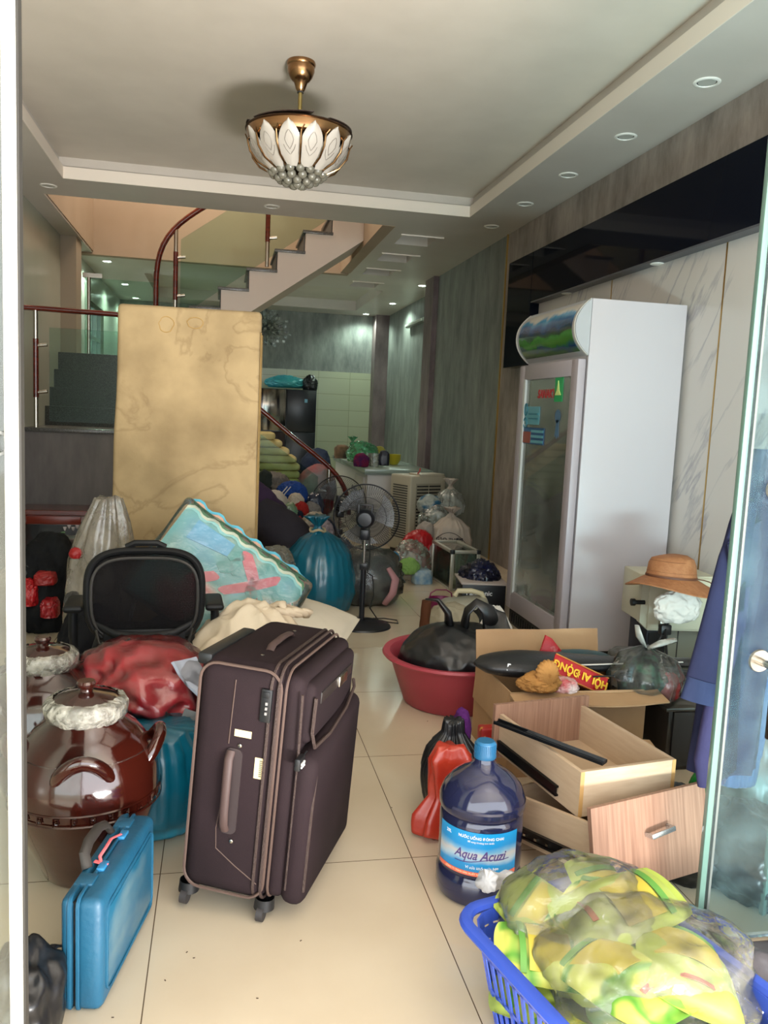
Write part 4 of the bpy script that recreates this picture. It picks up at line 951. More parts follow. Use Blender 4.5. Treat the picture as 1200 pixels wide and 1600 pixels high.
for v in o.b.verts: v.co += Vector((nz(v.co, 6, 1), nz(v.co, 7, 2), nz(v.co, 6, 3)))*.012
o.obj('clear_bag', M_milk, ms_, smooth=180)
# grey-beige crumpled bag left of it
t = thing('plastic_bag', 'milky beige plastic bag standing against the mattress foot', 'bag', (atY(160, 880, 4.9).x-.05, 4.9, 0)); t.scale = (1.0, .8, atY(165, 778, 4.9).z/.50)
o = MB(); sack(o, [(.08, 0, .2), (.17, .02, .3), (.2, .15, .5), (.18, .3, .7), (.12, .42, 1), (.07, .50, 1.2)], sx=1.0, sy=.7, seed=8, pleats=9, pleat=.07, amp=.2, lean=(.16, 0)); o.obj('bag_film', M_milky, t, smooth=180)
# base heap that carries the bundles behind the chair
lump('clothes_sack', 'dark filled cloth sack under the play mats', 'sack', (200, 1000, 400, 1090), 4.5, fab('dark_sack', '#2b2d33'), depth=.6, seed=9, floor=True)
# beige cotton cloth heap and white pillow
ct = thing('cloth_heap', 'crumpled off-white cotton cloth heaped behind the suitcase', 'cloth', (.16, 3.66, 0))
M_cot = fab('off_white_cotton', '#cbbda6', '#bfae96', scale=5)
o = MB()
def heap(u, v):
    x = -.34+.68*u; y = -.26+.52*v
    h = .55*max(0, 1-((x)/.36)**2)**.5*max(0, 1-(y/.30)**2)**.5
    h += (.035*ridge((x*1.3+y, y-x*.6, 0), 7, 2)+.02*ridge((x, y, 0), 13, 5))*min(1, h*7)
    return (x, y, max(.0, h))
o.sheet(heap, 60, 44, thick=.006); o.obj('cloth', M_cot, ct, smooth=180)
o = MB()
for k in range(9):
    a = .7*k; P = [(.10+.10*cos(a+q*.5)*(1+.15*k/3)*(.4+.1*k), .0+.06*sin(a+q*.6)+.01*k, .55+.02*sin(q*1.3+k)-.004*k) for q in range(6)]
    o.tube(P, [.012, .022, .026, .026, .02, .01], 8, flat=.7)
o.obj('twisted_folds', M_cot, ct, smooth=180)
pw = thing('pillow', 'flat white pillow lying right of the cloth heap, one pointed corner out', 'pillow', (0, 0, 0))
A, B_, C_, D_ = atY(405, 930, 4.7), atY(563, 968, 4.45), atY(525, 1015, 4.1), atY(415, 990, 4.0)
def pil(u, v, s):
    A2, B2, C2, D2 = atY(420, 925, 4.85), atY(563, 967, 4.5), atY(527, 1022, 4.05), atY(400, 990, 4.0)
    p = (A2*(1-u)+B2*u)*(1-v)+(D2*(1-u)+C2*u)*v
    t_ = (sin(pi*u)*sin(pi*v))**.45 if 0 < u < 1 and 0 < v < 1 else 0
    return (p.x, p.y, p.z + s*.075*t_ + .008*ridge(p, 8, 4)*(t_ > 0))
o = MB(); o.sheet(lambda u, v: pil(u, v, 1), 30, 22).sheet(lambda u, v: pil(u, v, -1), 30, 22); bmesh.ops.remove_doubles(o.b, verts=o.b.verts[:], dist=.0008)
o.obj('pillow_case', fab('white_linen', '#d5cbb9', rough=.8, bscale=14), pw, smooth=180)
lump('clothes_sack', 'grey lumpy bag of laundry under the white pillow', 'sack', (420, 1000, 540, 1060), 4.5, fab('grey_laundry', '#6e6a66'), depth=.5, seed=14, floor=True)

# ------------------------------------------------------------------ pile by the stairs, front to back
ts = thing('cloth_sack', 'tall teal blue sack with a knotted top, standing by the fan', 'sack', (.74, 5.95, 0))
sack(MB(), [(.10, 0, .2), (.24, .01, .3), (.275, .12, .4), (.27, .28, .5), (.23, .42, .7), (.15, .52, .9), (.06, .575, 1)], seed=5, pleats=24, pleat=.025, amp=.06).obj('sack_body', M_teal, ts, smooth=180)
o = MB(); knot(o, (-.02, 0, .56), .055, .13, seed=3, m=None, flare=1.5).obj('knot', M_teal, ts, smooth=180)
MB().tube([(.055*cos(a)-.02, .055*sin(a), .585+.01*sin(3*a)) for a in [2*pi*i/16 for i in range(16)]], .01, 6, closed=True).obj('tie', fab('tie_cream', '#b9ab8a'), ts)
def roll(name, label, cat, p0, p1, r, m, ends=None, seed=0, group=None, flat=.85):
    p0, p1 = Vector(p0), Vector(p1); o = MB(); n = 22
    P = [p0.lerp(p1, i/n) for i in range(n+1)]
    o.tube(P, [r*(.9+.1*sin(pi*i/n))*(1+.06*nz((i*.3, seed, 0), 1)) for i in range(n+1)], 28, flat=flat)
    for v in o.b.verts: v.co += Vector((nz(v.co, 9, seed), nz(v.co, 9, seed+1), nz(v.co, 9, seed+2)))*r*.10
    c = Vector((p0.x, p0.y, 0)); 
    ob = o.obj(name, m, smooth=60); return tag(ob, label, cat, group)
roll('rolled_blanket', 'rolled dark grey blanket lying across the pile beside the mattress', 'blanket', (.30, 6.35, .66), (.66, 6.15, .40), .19, fab('charcoal_blanket', '#2e2b31'), seed=2)
roll('rolled_blanket', 'dark purple rolled blanket right against the mattress edge', 'blanket', (.22, 6.45, .80), (.44, 6.42, .60), .165, fab('plum_blanket', '#382a40'), seed=4)
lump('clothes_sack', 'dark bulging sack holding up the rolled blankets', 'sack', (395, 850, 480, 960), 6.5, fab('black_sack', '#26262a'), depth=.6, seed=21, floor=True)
t = lump('snack_bag', 'clear bag with yellow packets below the rolled blankets', 'bag', (400, 853, 462, 905), 5.75, film('snack_bag_film', '#a6a496', .35), seed=22, depth=.25, crease=.12)
o = MB(); blob(o, (.06, .05, .04), seed=4, amp=.3, crease=.2); o.obj('yellow_packets', mat('yellow_packet', '#c9bd52', .5), t, smooth=180).location = (-.02, -.02, .06)
lump('bedding_bag', 'lumpy grey bundle of bedding under the yellow packets', 'bedding', (395, 890, 450, 960), 5.8, fab('grey_bedding', '#77736c'), seed=23, floor=True)
# clear bag with clothes behind the fan post
cb_ = thing('clothes_bag', 'big clear bag of dark and pink clothes behind the fan post', 'bag', (1.13, 6.15, 0))
o = MB(); blob(o, (.27, .24, .21), seed=31, amp=.12, flat=.8, crease=.08); o.obj('dark_clothes', fab('dark_clothes', '#35333a', '#4b4040', scale=4), cb_, smooth=180)
o = MB(); o.tube([(.14, -.18, .30), (.19, -.22, .22), (.17, -.24, .12), (.11, -.23, .03)], [.03, .045, .04, .03], 10, flat=.5); o.obj('pink_garment', fab('pink_garment', '#b08285'), cb_, smooth=180)
o = MB(); blob(o, (.31, .27, .24), seed=31, amp=.14, flat=.8, crease=.10); o.obj('bag_film', film('clothes_bag_film', '#8d9791', .16, tint=(.9, .93, .92)), cb_, smooth=180)
lump('clothes_sack', 'slate blue bag slumped right of the teal sack knot', 'sack', (510, 842, 556, 905), 6.3, mat('slate_film', '#46505c', .35, bump=.5, bscale=14), seed=33, depth=.35, crease=.10)
lump('shoe_box', 'dark bundle on the floor under the slate blue bag', 'bundle', (520, 890, 560, 960), 6.35, fab('dark_bundle', '#25272c'), seed=34, floor=True)
lump('sparkly_pouch', 'crinkled grey-purple pouch above the teal knot', 'pouch', (483, 812, 522, 850), 6.6, mat('crinkled_foil', '#6d6068', .3, c2='#9c9096', scale=30, bump=.8, bscale=40), seed=35, crease=.15)
# clothes heap lying on the lower stair flight
heaps = [
 ('white_sack', 'plump white sack against the mattress, top left of the stair pile', 'sack', (401, 767, 452, 812), 7.0, fab('sack_white', '#a9a196'), dict(seed=41)),
 ('green_bottle_bag', 'clear bag with a green bottle in the stair pile', 'bag', (438, 785, 466, 820), 6.95, mat('bag_green', '#4a7d69', .25, c2='#7e8460', scale=12), dict(seed=42)),
 ('grey_garment', 'crumpled grey shirt at the top of the stair pile', 'garment', (408, 738, 452, 772), 7.6, fab('shirt_grey', '#57534f', '#7b736a', scale=10), dict(seed=43, crease=.16)),
 ('dark_garment', 'dark green-black garment beside the grey shirt, nearest the mattress', 'garment', (401, 735, 428, 768), 7.55, fab('shirt_dark', '#2a302d'), dict(seed=44, crease=.14)),
 ('blue_jersey', 'bright blue jersey with white stripes in the stair pile', 'garment', (432, 752, 480, 785), 7.3, fab('jersey_blue', '#1b3a78', rough=.7), dict(seed=45, crease=.12)),
 ('white_towel', 'white towel folded over the blue jersey', 'towel', (450, 770, 475, 790), 7.1, fab('towel_white', '#aaa08f'), dict(seed=46, crease=.12)),
 ('red_garment', 'red garment below the blue jersey', 'garment', (458, 784, 482, 806), 7.05, fab('red_shirt', '#8c2420'), dict(seed=47, crease=.14)),
 ('navy_garment', 'navy garment hanging down in the middle of the stair pile', 'garment', (456, 798, 476, 830), 6.95, fab('navy_shirt', '#1a1f2c'), dict(seed=48, crease=.12)),
 ('black_shoe_bag', 'dark blue shiny bag with a slipper on the glass side of the pile', 'bag', (474, 770, 506, 806), 7.35, mat('blue_black_film', '#232b3b', .25, bump=.6, bscale=20), dict(seed=49, crease=.1)),
 ('clear_bag', 'large pale plastic bag sagging down the right of the stair pile', 'bag', (468, 800, 515, 842), 6.85, mat('pale_film', '#9b9285', .4, c2='#8a7c68', scale=8, bump=.5, bscale=16), dict(seed=50, crease=.1)),
 ('navy_pouch', 'navy pouch at the foot of the railing post', 'pouch', (500, 812, 524, 846), 6.8, fab('navy_pouch', '#1c2433'), dict(seed=51)),
 ('grey_trousers', 'grey trousers slumped beside the slipper bag', 'garment', (470, 785, 502, 815), 7.2, fab('trousers_grey', '#6d6a66'), dict(seed=52, crease=.12)),
 ('black_helmet_bag', 'rounded dark grey bag with a piped seam over the purple blanket', 'bag', (420, 795, 468, 840), 6.7, mat('dark_nylon', '#2f2f35', .5), dict(seed=53)),
 ('red_lining', 'small red cloth strip dangling in the middle of the stair pile', 'cloth', (462, 806, 474, 838), 6.8, fab('red_strip', '#8a2d2c'), dict(seed=54)),
 ('striped_bundle', 'brown and white bundle left of the pale plastic bag', 'bundle', (444, 815, 476, 850), 6.75, fab('mixed_cloth', '#8d8377', '#5a4a44', scale=18), dict(seed=55)),
 ('clothes_heap', 'broad base heap of mixed dark clothes at the stair foot', 'clothes', (400, 800, 530, 905), 7.25, fab('mixed_dark', '#3b3636', '#59504c', scale=6), dict(seed=56, depth=.6, floor=True)),
 ('clothes_heap', 'upper heap of mixed clothes on the stair steps', 'clothes', (402, 760, 500, 850), 7.75, fab('mixed_dark2', '#444046', '#6a605a', scale=6), dict(seed=57, depth=.5)),
]
for nm, lab, cat_, bx, y, m, k in heaps:
    o = lump(nm, lab, cat_, bx, y, m, **k)
    if nm == 'blue_jersey':
        for s in (0, 1): MB().tube([(-.13+.03*s, -.10, .02), (-.10+.03*s, -.115, .09), (-.05+.03*s, -.10, .15)], .005, 6).obj('white_stripe', mat('stripe_white', '#b8b6ae', .6), o)
# cream ribbed stack built in place of the bright reflection on the stair glass
t = thing('reflection_stack', 'cream ribbed stack imitating the reflection in the stair glass, behind the mattress edge', 'blanket', (.56, 8.68, .64))
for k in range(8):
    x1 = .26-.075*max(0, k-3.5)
    MB().box((-.22, -.22, .078*k-.04), (x1, .22, .078*k+.034), bev=.03, seg=3).obj('reflection_band', fab('cream_reflection', '#d9c88e', '#c9b67a', scale=9, bscale=60), t)
lump('printed_cushion', 'grey and pink flowered cushion behind the stair glass', 'cushion', (448, 720, 512, 790), 8.55, fab('grey_pink_print', '#8a8688', '#a8696a', scale=5, contrast=(.5, .62)), depth=.3, seed=61, tilt=(0, radians(25), 0))
lump('denim_bundle', 'folded blue denim bundle under the handrail', 'garment', (462, 698, 508, 742), 8.75, fab('denim', '#39455c'), depth=.3, seed=62, tilt=(0, radians(28), 0))
lump('crimson_blanket', 'crimson blanket bulging under the handrail near the railing post', 'blanket', (490, 735, 522, 800), 8.6, fab('crimson', '#6e1a2b'), depth=.35, seed=63)
lump('crimson_cloth', 'crimson cloth at the lowest steps behind the glass', 'cloth', (488, 785, 515, 835), 8.5, fab('crimson2', '#611823'), depth=.3, seed=64)

# ------------------------------------------------------------------ standing fans
def fan(loc, label, h, r, rz, tilt=0, dark=True):
    t = thing('standing_fan', label, 'fan', loc, rz, group=None)
    M_fb = mat('fan_navy_black', '#15171e', .35); M_w = mat('fan_wire', '#2a2c30', .4, .4)
    MB().lathe([(0, .045), (.05, .045), (.12, .035), (.19, .012), (.195, 0), (0, 0)], seg=40, sx=1.05, sy=.95).obj('base', M_fb, t)
    MB().cyl((0, 0, .03), (0, 0, h*.55), .019).obj('lower_pole', M_fb, t)
    MB().cyl((0, 0, h*.55), (0, 0, h*.86), .0115).obj('upper_pole', mat('chrome', '#cfcfcf', .15, 1.0), t)
    MB().box((-.03, -.02, h*.55-.02), (.03, .02, h*.55+.03), bev=.01).obj('height_collar', M_fb, t); MB().box((-.035, -.03, h*.80), (.035, .03, h*.90), bev=.012).obj('neck', M_fb, t)
    MB().lathe([(0, -.10), (.045, -.095), (.062, -.07), (.065, -.01), (.05, .03), (0, .04)], seg=28, M=Matrix.Translation((0, 0, h)) @ Matrix.Rotation(-pi/2, 4, 'X')).box((-.05, -.075, h+.03), (-.04, -.01, h+.10), bev=.004).box((.04, -.075, h+.03), (.05, -.01, h+.10), bev=.004).box((-.05, -.06, h+.09), (.05, -.03, h+.10), bev=.004).obj('motor', M_fb, t)
    cg = MB()
    yy = .06
    for k in range(84):
        a = 2*pi*k/84
        cg.tube([(r*q*cos(a+.15*q), yy-.05*(1-q*q)**.5-.0, h+r*q*sin(a+.15*q)) for q in (.22, .5, .75, .92, 1.0)], .0011, 4, cap=False)
    cg.obj('rear_wires', M_w, t)['kind'] = 'stuff'
    cg = MB()
    for k in range(84):
        a = 2*pi*k/84
        cg.tube([(r*q*cos(a-.15*q), yy+.075*(1-q*q)**.5, h+r*q*sin(a-.15*q)) for q in (1.0, .92, .75, .5, .22)], .0011, 4, cap=False)
    cg.obj('front_wires', M_w, t)['kind'] = 'stuff'
    for rr_, y_, k_ in ((r, yy, .0055), (r*.62, yy-.04, .002), (r*.22, yy-.05, .004)):
        MB().tube([(rr_*cos(a), y_, h+rr_*sin(a)) for a in [2*pi*i/64 for i in range(64)]], k_, 6, closed=True).obj('cage_ring', M_fb, t)
    M_bl_ = mat('fan_blade_grey', '#6d6f74', .3, alpha=.5)
    for k in range(3):
        def bf(u, v, k=k):
            a = 2*pi*k/3 + (u-.5)*1.35*(.5+.5*v)+.3*v; q = r*(.14+.72*v)
            return (q*cos(a), yy+.012+.03*(u-.5), h+q*sin(a))
        MB().sheet(bf, 12, 8, thick=.003).obj('blade', M_bl_, t)
    MB().cyl((0, yy-.02, h), (0, yy+.05, h), .028).obj('hub', M_fb, t)
    return t
f1 = fan((1.035, 5.40, 0), 'black standing fan seen from behind, in front of the air cooler', .92-.17, .225, radians(-14))
f1.location = (.98, 5.42, 0)
fan((atY(532, 790, 7.7).x, 7.7, 0), 'second standing fan, farther back under the handrail end', atY(532, 790, 7.7).z, .28, radians(10))
# cord hanging from the fan to the floor
P = [atY(577, 825, 5.35), atY(578, 860, 5.33), atY(577, 885, 5.33), atY(574, 895, 5.33), atY(582, 900, 5.34), atY(584, 930, 5.36), atY(578, 950, 5.36)] + [atZ(x, y, .006) for x, y in ((590, 968), (606, 972), (622, 974), (620, 969), (600, 966), (583, 966))]
tag(MB().tube(P, .0042, 6).obj('power_cord', M_blk), 'thin black power cord hanging behind the fan and looping on the floor', 'cord')

# ------------------------------------------------------------------ kitchen: counter, cooler, fridge
ct_ = thing('kitchen_counter', 'kitchen counter with pale stone top and white end panel', 'counter', (1.62, 8.95, 0))
MB().box((0, .02, 0), (.70, 2.6, .78), bev=.005).obj('cabinet', mat('counter_white', '#b3b0ab', .4), ct_)
MB().box((-.03, 0, .78), (.73, 2.62, .80)).obj('rail', mat('counter_rail', '#7c8680', .35), ct_, smooth=0)
MB().box((-.04, -.02, .80), (.75, 2.65, .85), bev=.01).obj('worktop', mat('worktop_stone', '#8fa096', .2), ct_)
MB().box((-.022, .15, .06), (.0, .75, .74), bev=.004).obj('door', mat('door_white', '#aeaba6', .4), ct_)
def cooler(loc, rz):
    t = thing('air_cooler', 'cream evaporative air cooler with black louvre slots', 'air cooler', loc, rz)
    M_c = mat('cooler_cream', '#aba591', .45)
    MB().box((0, 0, .05), (.47, .36, .84), bev=.02, seg=3).box((.12, .0, .82), (.45, .2, .86), bev=.01).obj('body', M_c, t)
    MB().box((.07, -.006, .16), (.40, .002, .76), bev=.004).obj('front_recess', mat('recess_cream', '#8f8a78', .5), t)
    for k in range(17): MB().box((.08, -.010, .18+.034*k), (.39, -.004, .194+.034*k)).obj('louvre_slot', M_blk, t, smooth=0)
    for k in range(22): MB().box((-.004, .05, .18+.026*k), (.001, .30, .190+.026*k)).obj('side_slot', M_blk, t, smooth=0)
    MB().box((.228, -.012, .17), (.234, -.002, .75)).obj('centre_rib', M_c, t, smooth=0)
    MB().tube([(-.006, .02, .17), (.02, -.03, .12)], .008, 6).obj('side_clip', M_blk, t)
    MB().box((0.02, .02, 0), (.45, .34, .05)).obj('plinth', M_blk, t, smooth=0)
    MB().tube([(.10, .02, .86), (.11, .0, .89), (.115, .0, .92)], .008, 6).obj('red_clip', mat('red_clip', '#b03a34', .4), t)
    return t
cooler((1.93, 8.16, 0), radians(24))
kf = thing('refrigerator', 'tall kitchen refrigerator with mirrored steel door and black door', 'fridge', (.30, 14.3, 0))
MB().box((0, 0, 0), (1.33, .7, 1.82), bev=.02).obj('cabinet', mat('fridge_black', '#0c1018', .3), kf)
MB().box((.005, -.03, 1.10), (.80, 0, 1.81), bev=.01).obj('door', mat('mirror_steel', '#a39a8d', .12, .9, c2='#37363a', scale=2.2, stretch=(4, 1, .5), contrast=(.45, .6)), kf)
MB().box((.005, -.03, .05), (.80, 0, 1.085), bev=.01).obj('door', mat('smoked_steel', '#54494a', .15, .8), kf)
MB().box((.815, -.03, .05), (1.325, 0, 1.085), bev=.01).obj('door', MATS['fridge_black'], kf)
MB().box((.815, -.03, 1.10), (1.325, 0, 1.81), bev=.01).obj('door', MATS['fridge_black'], kf)
MB().box((1.12, -.034, 1.60), (1.17, -.029, 1.66)).obj('blue_sticker', mat('sticker_light', '#5c8aa0', .4), kf, smooth=0)
MB().box((.17, -.034, 1.62), (.28, -.029, 1.74)).obj('green_label', mat('label_green', '#2f6b4c', .4), kf, smooth=0)
lump('folded_bag', 'turquoise plastic bag lying on top of the refrigerator', 'bag', (415, 587, 480, 606), 14.6, mat('turquoise_film', '#2d8594', .35, c2='#3e9a9c', scale=3, bump=.5, bscale=9), depth=.4, seed=71, crease=.1)
lump('black_bag', 'black plastic bag on the right end of the refrigerator top', 'bag', (473, 586, 496, 612), 14.5, M_bag, depth=.35, seed=72, crease=.12)
db = thing('branch_ball', 'silvery ball of dried branches hanging from the rear ceiling', 'ornament', (.62, 12.2, 2.62))
o = MB(); rnd = random.Random(4)
for k in range(260):
    v = Vector((rnd.gauss(0, 1), rnd.gauss(0, 1), rnd.gauss(0, 1))).normalized(); L1 = rnd.uniform(.16, .29)
    w2 = Vector((rnd.gauss(0, 1), rnd.gauss(0, 1), rnd.gauss(0, 1)))*.03
    o.tube([v*.02, v*L1*.6+w2, v*L1+w2*1.5], [.003, .003, .0015], 4)
    c = v*L1+w2*1.5
    if k % 2: o.sheet(lambda u, q: tuple(c+Vector((u-.5, .0, q-.5))*.035+v*.01*u), 1, 1, thick=.002)
o.obj('branches', mat('silver_branch', '#8f9c92', .3, c2='#1f2522', scale=14, metal=.3), db)['kind'] = 'stuff'
MB().cyl((0, 0, .2), (0, 0, ZC-2.62), .003).obj('cord', M_blk, db)
# things on the counter
def cup(loc, m, label, name='measuring_jug', r=.055, h=.16, handle=True, cat='jug'):
    t = thing(name, label, cat, loc)
    MB().lathe([(0, .003), (r*.8, .003), (r, h), (r-.004, h), (r*.8-.004, .007), (0, .007)], seg=24).obj('body', m, t)
    if handle: MB().tube([(-r*.9, 0, h*.85), (-r*1.7, 0, h*.8), (-r*1.75, 0, h*.4), (-r*.85, 0, h*.25)], .006, 8).obj('handle', m, t)
    return t
CZ = .85
q = atZ(584, 729, CZ); cup((q.x, q.y, CZ), film('jug_plastic', '#b5b8ad', .45, bump=0), 'clear plastic measuring jug on the counter', h=.155, r=.07)
lump('grocery_bag', 'translucent green bag of groceries on the counter', 'bag', (542, 690, 590, 722), 9.9, film('green_film', '#4fae78', .75, tint=(.55, .85, .65)), depth=.35, seed=81, crease=.12)
MB_ = MB(); knot(MB_, (0, 0, 0), .03, .09, seed=5); tag(MB_.obj('bag_ear', MATS['green_film'], smooth=180, loc=atY(551, 694, 9.9)), 'knotted ear of the green grocery bag', 'bag')
lump('small_pouch', 'purple and red cloth pouch on the counter edge', 'pouch', (552, 708, 577, 729), 9.15, fab('purple_pouch', '#3d1f50', '#7c2440', scale=14), seed=82, depth=.14)
lump('paper_carton', 'small brown paper carton at the far left of the counter', 'carton', (523, 696, 546, 716), 10.3, mat('carton_brown', '#8c6f54', .8, c2='#3d3a30', scale=8), seed=83, depth=.16, sq=.5)
lump('dark_jar', 'dark navy jar between the jug and the yellow stack', 'jar', (592, 704, 608, 727), 9.3, mat('navy_jar', '#171a2c', .4), seed=84, depth=.12, sq=.6, crease=.01)
q = atZ(617, 727, CZ)
t = thing('bowl_stack', 'stack of yellow plastic bowls in a clear bag on the counter', 'bowls', (q.x, q.y+.08, CZ))
for k in range(4): MB().lathe([(.0, .005), (.05, .005), (.085, .07), (.088, .075), (.080, .07), (.048, .01), (0, .01)], (0, 0, .018*k), 24).obj('bowl', mat('yellow_plastic', '#c7b937', .4), t)
lump('sponge_bag', 'yellow-green sponge pack behind the green bag', 'pack', (585, 697, 602, 712), 10.0, mat('sponge_yellow', '#a9a345', .7), seed=85, depth=.12)

# ------------------------------------------------------------------ right-hand clutter beyond the cooler
rc_ = [
 ('laundry_pack', 'white and blue printed pack at the top of the bag stack', 'pack', (652, 773, 690, 800), 7.95, mat('blue_white_pack', '#8d9793', .5, c2='#1d5a7a', scale=5, contrast=(.48, .54)), dict(seed=91, depth=.3)),
 ('clear_handle_bag', 'clear carrier bag with loop handles on the bag stack', 'bag', (654, 788, 706, 836), 7.85, film('carrier_film', '#9aa39d', .55, tint=(.85, .88, .86)), dict(seed=92, depth=.35, crease=.1)),
 ('printed_sack', 'white sack with a dark arch print leaning on the air cooler', 'sack', (650, 815, 680, 850), 7.6, fab('sack_offwhite', '#96918a'), dict(seed=93, depth=.2)),
 ('red_bag', 'glossy red plastic bag on the floor before the air cooler', 'bag', (626, 828, 682, 890), 7.3, mat('red_film', '#a3121c', .35, bump=.4, bscale=12), dict(seed=94, depth=.3, crease=.08, floor=False)),
 ('grocery_bag', 'clear bag of groceries with a pale blue carton on the floor', 'bag', (612, 850, 672, 908), 7.05, film('grocery_film', '#99a196', .5), dict(seed=95, depth=.35, crease=.12, floor=True)),
 ('tissue_pack', 'pale blue and white carton at the bottom of the clear grocery bag', 'carton', (645, 888, 674, 910), 6.85, mat('tissue_pack', '#9fb0b4', .5, c2='#5a86a8', scale=14), dict(seed=96, depth=.14, sq=.5, crease=.01, floor=True)),
 ('blue_packet', 'blue packet in the left side of the clear grocery bag', 'packet', (606, 862, 624, 882), 6.95, mat('blue_packet', '#1c78a8', .4), dict(seed=97, depth=.10)),
 ('green_cloth', 'light green cloth in the middle of the clear grocery bag', 'cloth', (622, 872, 655, 896), 6.85, fab('green_cloth', '#7fa45a'), dict(seed=98, depth=.12, crease=.14)),
 ('white_bag', 'small white plastic bag beside the glass case', 'bag', (664, 858, 684, 905), 7.2, mat('white_film2', '#9b9897', .4, bump=.5), dict(seed=99, depth=.2, floor=True)),
]
for nm, lab, cat_, bx, y, m, k in rc_: lump(nm, lab, cat_, bx, y, m, **k)
t = thing('printed_sack', 'tied white sack with curved dark lettering on the floor', 'sack', (2.22, 7.6, 0))
sack(MB(), [(.10, 0, .2), (.18, .01, .2), (.21, .12, .3), (.21, .28, .3), (.18, .40, .6), (.10, .47, 1), (.035, .50, 1)], seed=7, pleats=16, pleat=.04).obj('sack_body', MATS['sack_white'], t, smooth=180)
knot(MB(), (0, 0, .49), .045, .10, seed=9).obj('knot', MATS['sack_white'], t, smooth=180)
M_ink = mat('ink', '#2b2c33', .6)
text('sack_lettering', 'GẠO THƠM', .05, M_ink, t, None, depth=.004, bend=(.216, -1.9)).location = (0, 0, .30)
MB().tube([(.215*cos(-1.9+a), .215*sin(-1.9+a), .24+.13*cos(a*1.7)) for a in [-.8+1.6*i/14 for i in range(15)]], .003, 5).obj('sack_arch', M_ink, t)
knot(MB(), (0, 0, 0), .045, .12, seed=19).obj('x', MATS['sack_white'], smooth=180, loc=(0, 0, -9)) if False else None
t = thing('rice_bag', 'upper tied white bag, its knot beside the top of the air cooler', 'bag', (2.30, 7.98, .48))
sack(MB(), [(.08, 0, .2), (.15, .01, .3), (.17, .10, .4), (.13, .2, .8), (.035, .26, 1)], seed=12, pleats=12, pleat=.05).obj('bag_body', MATS['carrier_film'], t, smooth=180)
knot(MB(), (.0, 0, .25), .04, .11, seed=13).obj('knot', MATS['sack_white'], t, smooth=180)
for k, (px, py) in enumerate(((708, 800), (712, 822))):
    c = atY(px, py, 7.8)
    tag(MB().tube([c+Vector((.05*cos(a), .01*sin(a*2), .055*sin(a))) for a in [2*pi*i/20 for i in range(20)]], .006, 6, closed=True, flat=.4).obj('loop_tie', mat('pale_handle', '#8f9a9a', .4)), ['upper', 'lower'][k]+' pale loop handle sticking out right of the bag stack', 'handle', None)
for bx, lab in (((676, 830, 712, 905), 'dark filled sack carrying the clear carrier bags'), ((655, 845, 690, 905), 'grey sack on the floor beneath the white printed pack')):
    lump('clothes_sack', lab, 'sack', bx, 8.05, fab('grey_sack', '#5c5a58'), seed=bx[0], depth=.35, floor=True)
# glass case with aluminium frame
gc = thing('glass_case', 'small empty glass display case with aluminium corner frame', 'display case', (1.94, 6.55, 0), rz=radians(2))
M_al = mat('aluminium', '#b9b7aa', .35, .5)
w_, d_, h_ = .23, .55, .33
for a, b2 in (((0, 0, 0), (0, 0, h_)), ((w_, 0, 0), (w_, 0, h_)), ((0, d_, 0), (0, d_, h_)), ((w_, d_, 0), (w_, d_, h_)), ((0, 0, h_), (w_, 0, h_)), ((0, 0, h_), (0, d_, h_)), ((w_, 0, h_), (w_, d_, h_)), ((0, d_, h_), (w_, d_, h_)), ((0, 0, 0), (w_, 0, 0)), ((0, 0, 0), (0, d_, 0))):
    lo = [min(a[i], b2[i])-.014 for i in range(3)]; hi = [max(a[i], b2[i])+.014 for i in range(3)]
    lo[2] = max(0, lo[2]); MB().box(lo, hi, bev=.003).obj('frame_bar', M_al, gc)
M_cg = glassy('case_glass', '#7f9488', tint=(.82, .9, .86), body=.15)
for lo, hi in (((0, -.003, 0), (w_, .003, h_)), ((-.003, 0, 0), (.003, d_, h_)), ((0, 0, h_-.003), (w_, d_, h_+.003)), ((w_-.003, 0, 0), (w_+.003, d_, h_))): MB().box(lo, hi).obj('glass_pane', M_cg, gc, smooth=0)
for x in (0, w_): MB().box((x-.018, -.018, h_-.018), (x+.018, .018, h_+.018), bev=.005).obj('corner_cap', M_blk, gc)
# black boxed set, navy bag on it, magenta basket, jerrycan, white bag
bx_ = thing('electronics_box', 'black printed carton with a white lid edge before the display cooler', 'box', (1.83, 5.78, 0), rz=radians(-8))
MB().box((-.03, -.02, 0), (.30, .32, .22), bev=.004).obj('carton', mat('carton_black', '#14161c', .4), bx_)
MB().box((-.04, -.03, .22), (.31, .33, .235), bev=.003).obj('lid', mat('lid_pale', '#b4a8a2', .5), bx_)
text('carton_lettering', 'Panasonic', .05, mat('white_print', '#e2e6ea', .4), bx_, Matrix(((1, 0, 0, .10), (0, 0, -1, -.021), (0, 1, 0, .155), (0, 0, 0, 1))), depth=.001, bold=.001)
for k in range(3): MB().box((.0, -.0215, .06+.022*k), (.09, -.0195, .068+.022*k)).obj('carton_line', mat('print_grey', '#6f737c', .5), bx_, smooth=0)
lump('navy_bag', 'shiny navy and black plastic bag on top of the black carton', 'bag', (718, 876, 782, 928), 5.98, mat('navy_film', '#161a38', .2, c2='#0d0e12', scale=6, bump=.6, bscale=16), depth=.35, seed=101, crease=.12)
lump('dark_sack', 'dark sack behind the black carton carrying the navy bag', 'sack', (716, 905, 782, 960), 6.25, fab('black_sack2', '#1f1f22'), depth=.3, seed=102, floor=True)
mbk = thing('plastic_basket', 'small magenta plastic basket with an arched handle', 'basket', atZ(692, 958, 0)+Vector((0, .08, .0)))
M_mg = mat('magenta_plastic', '#7c1550', .35)
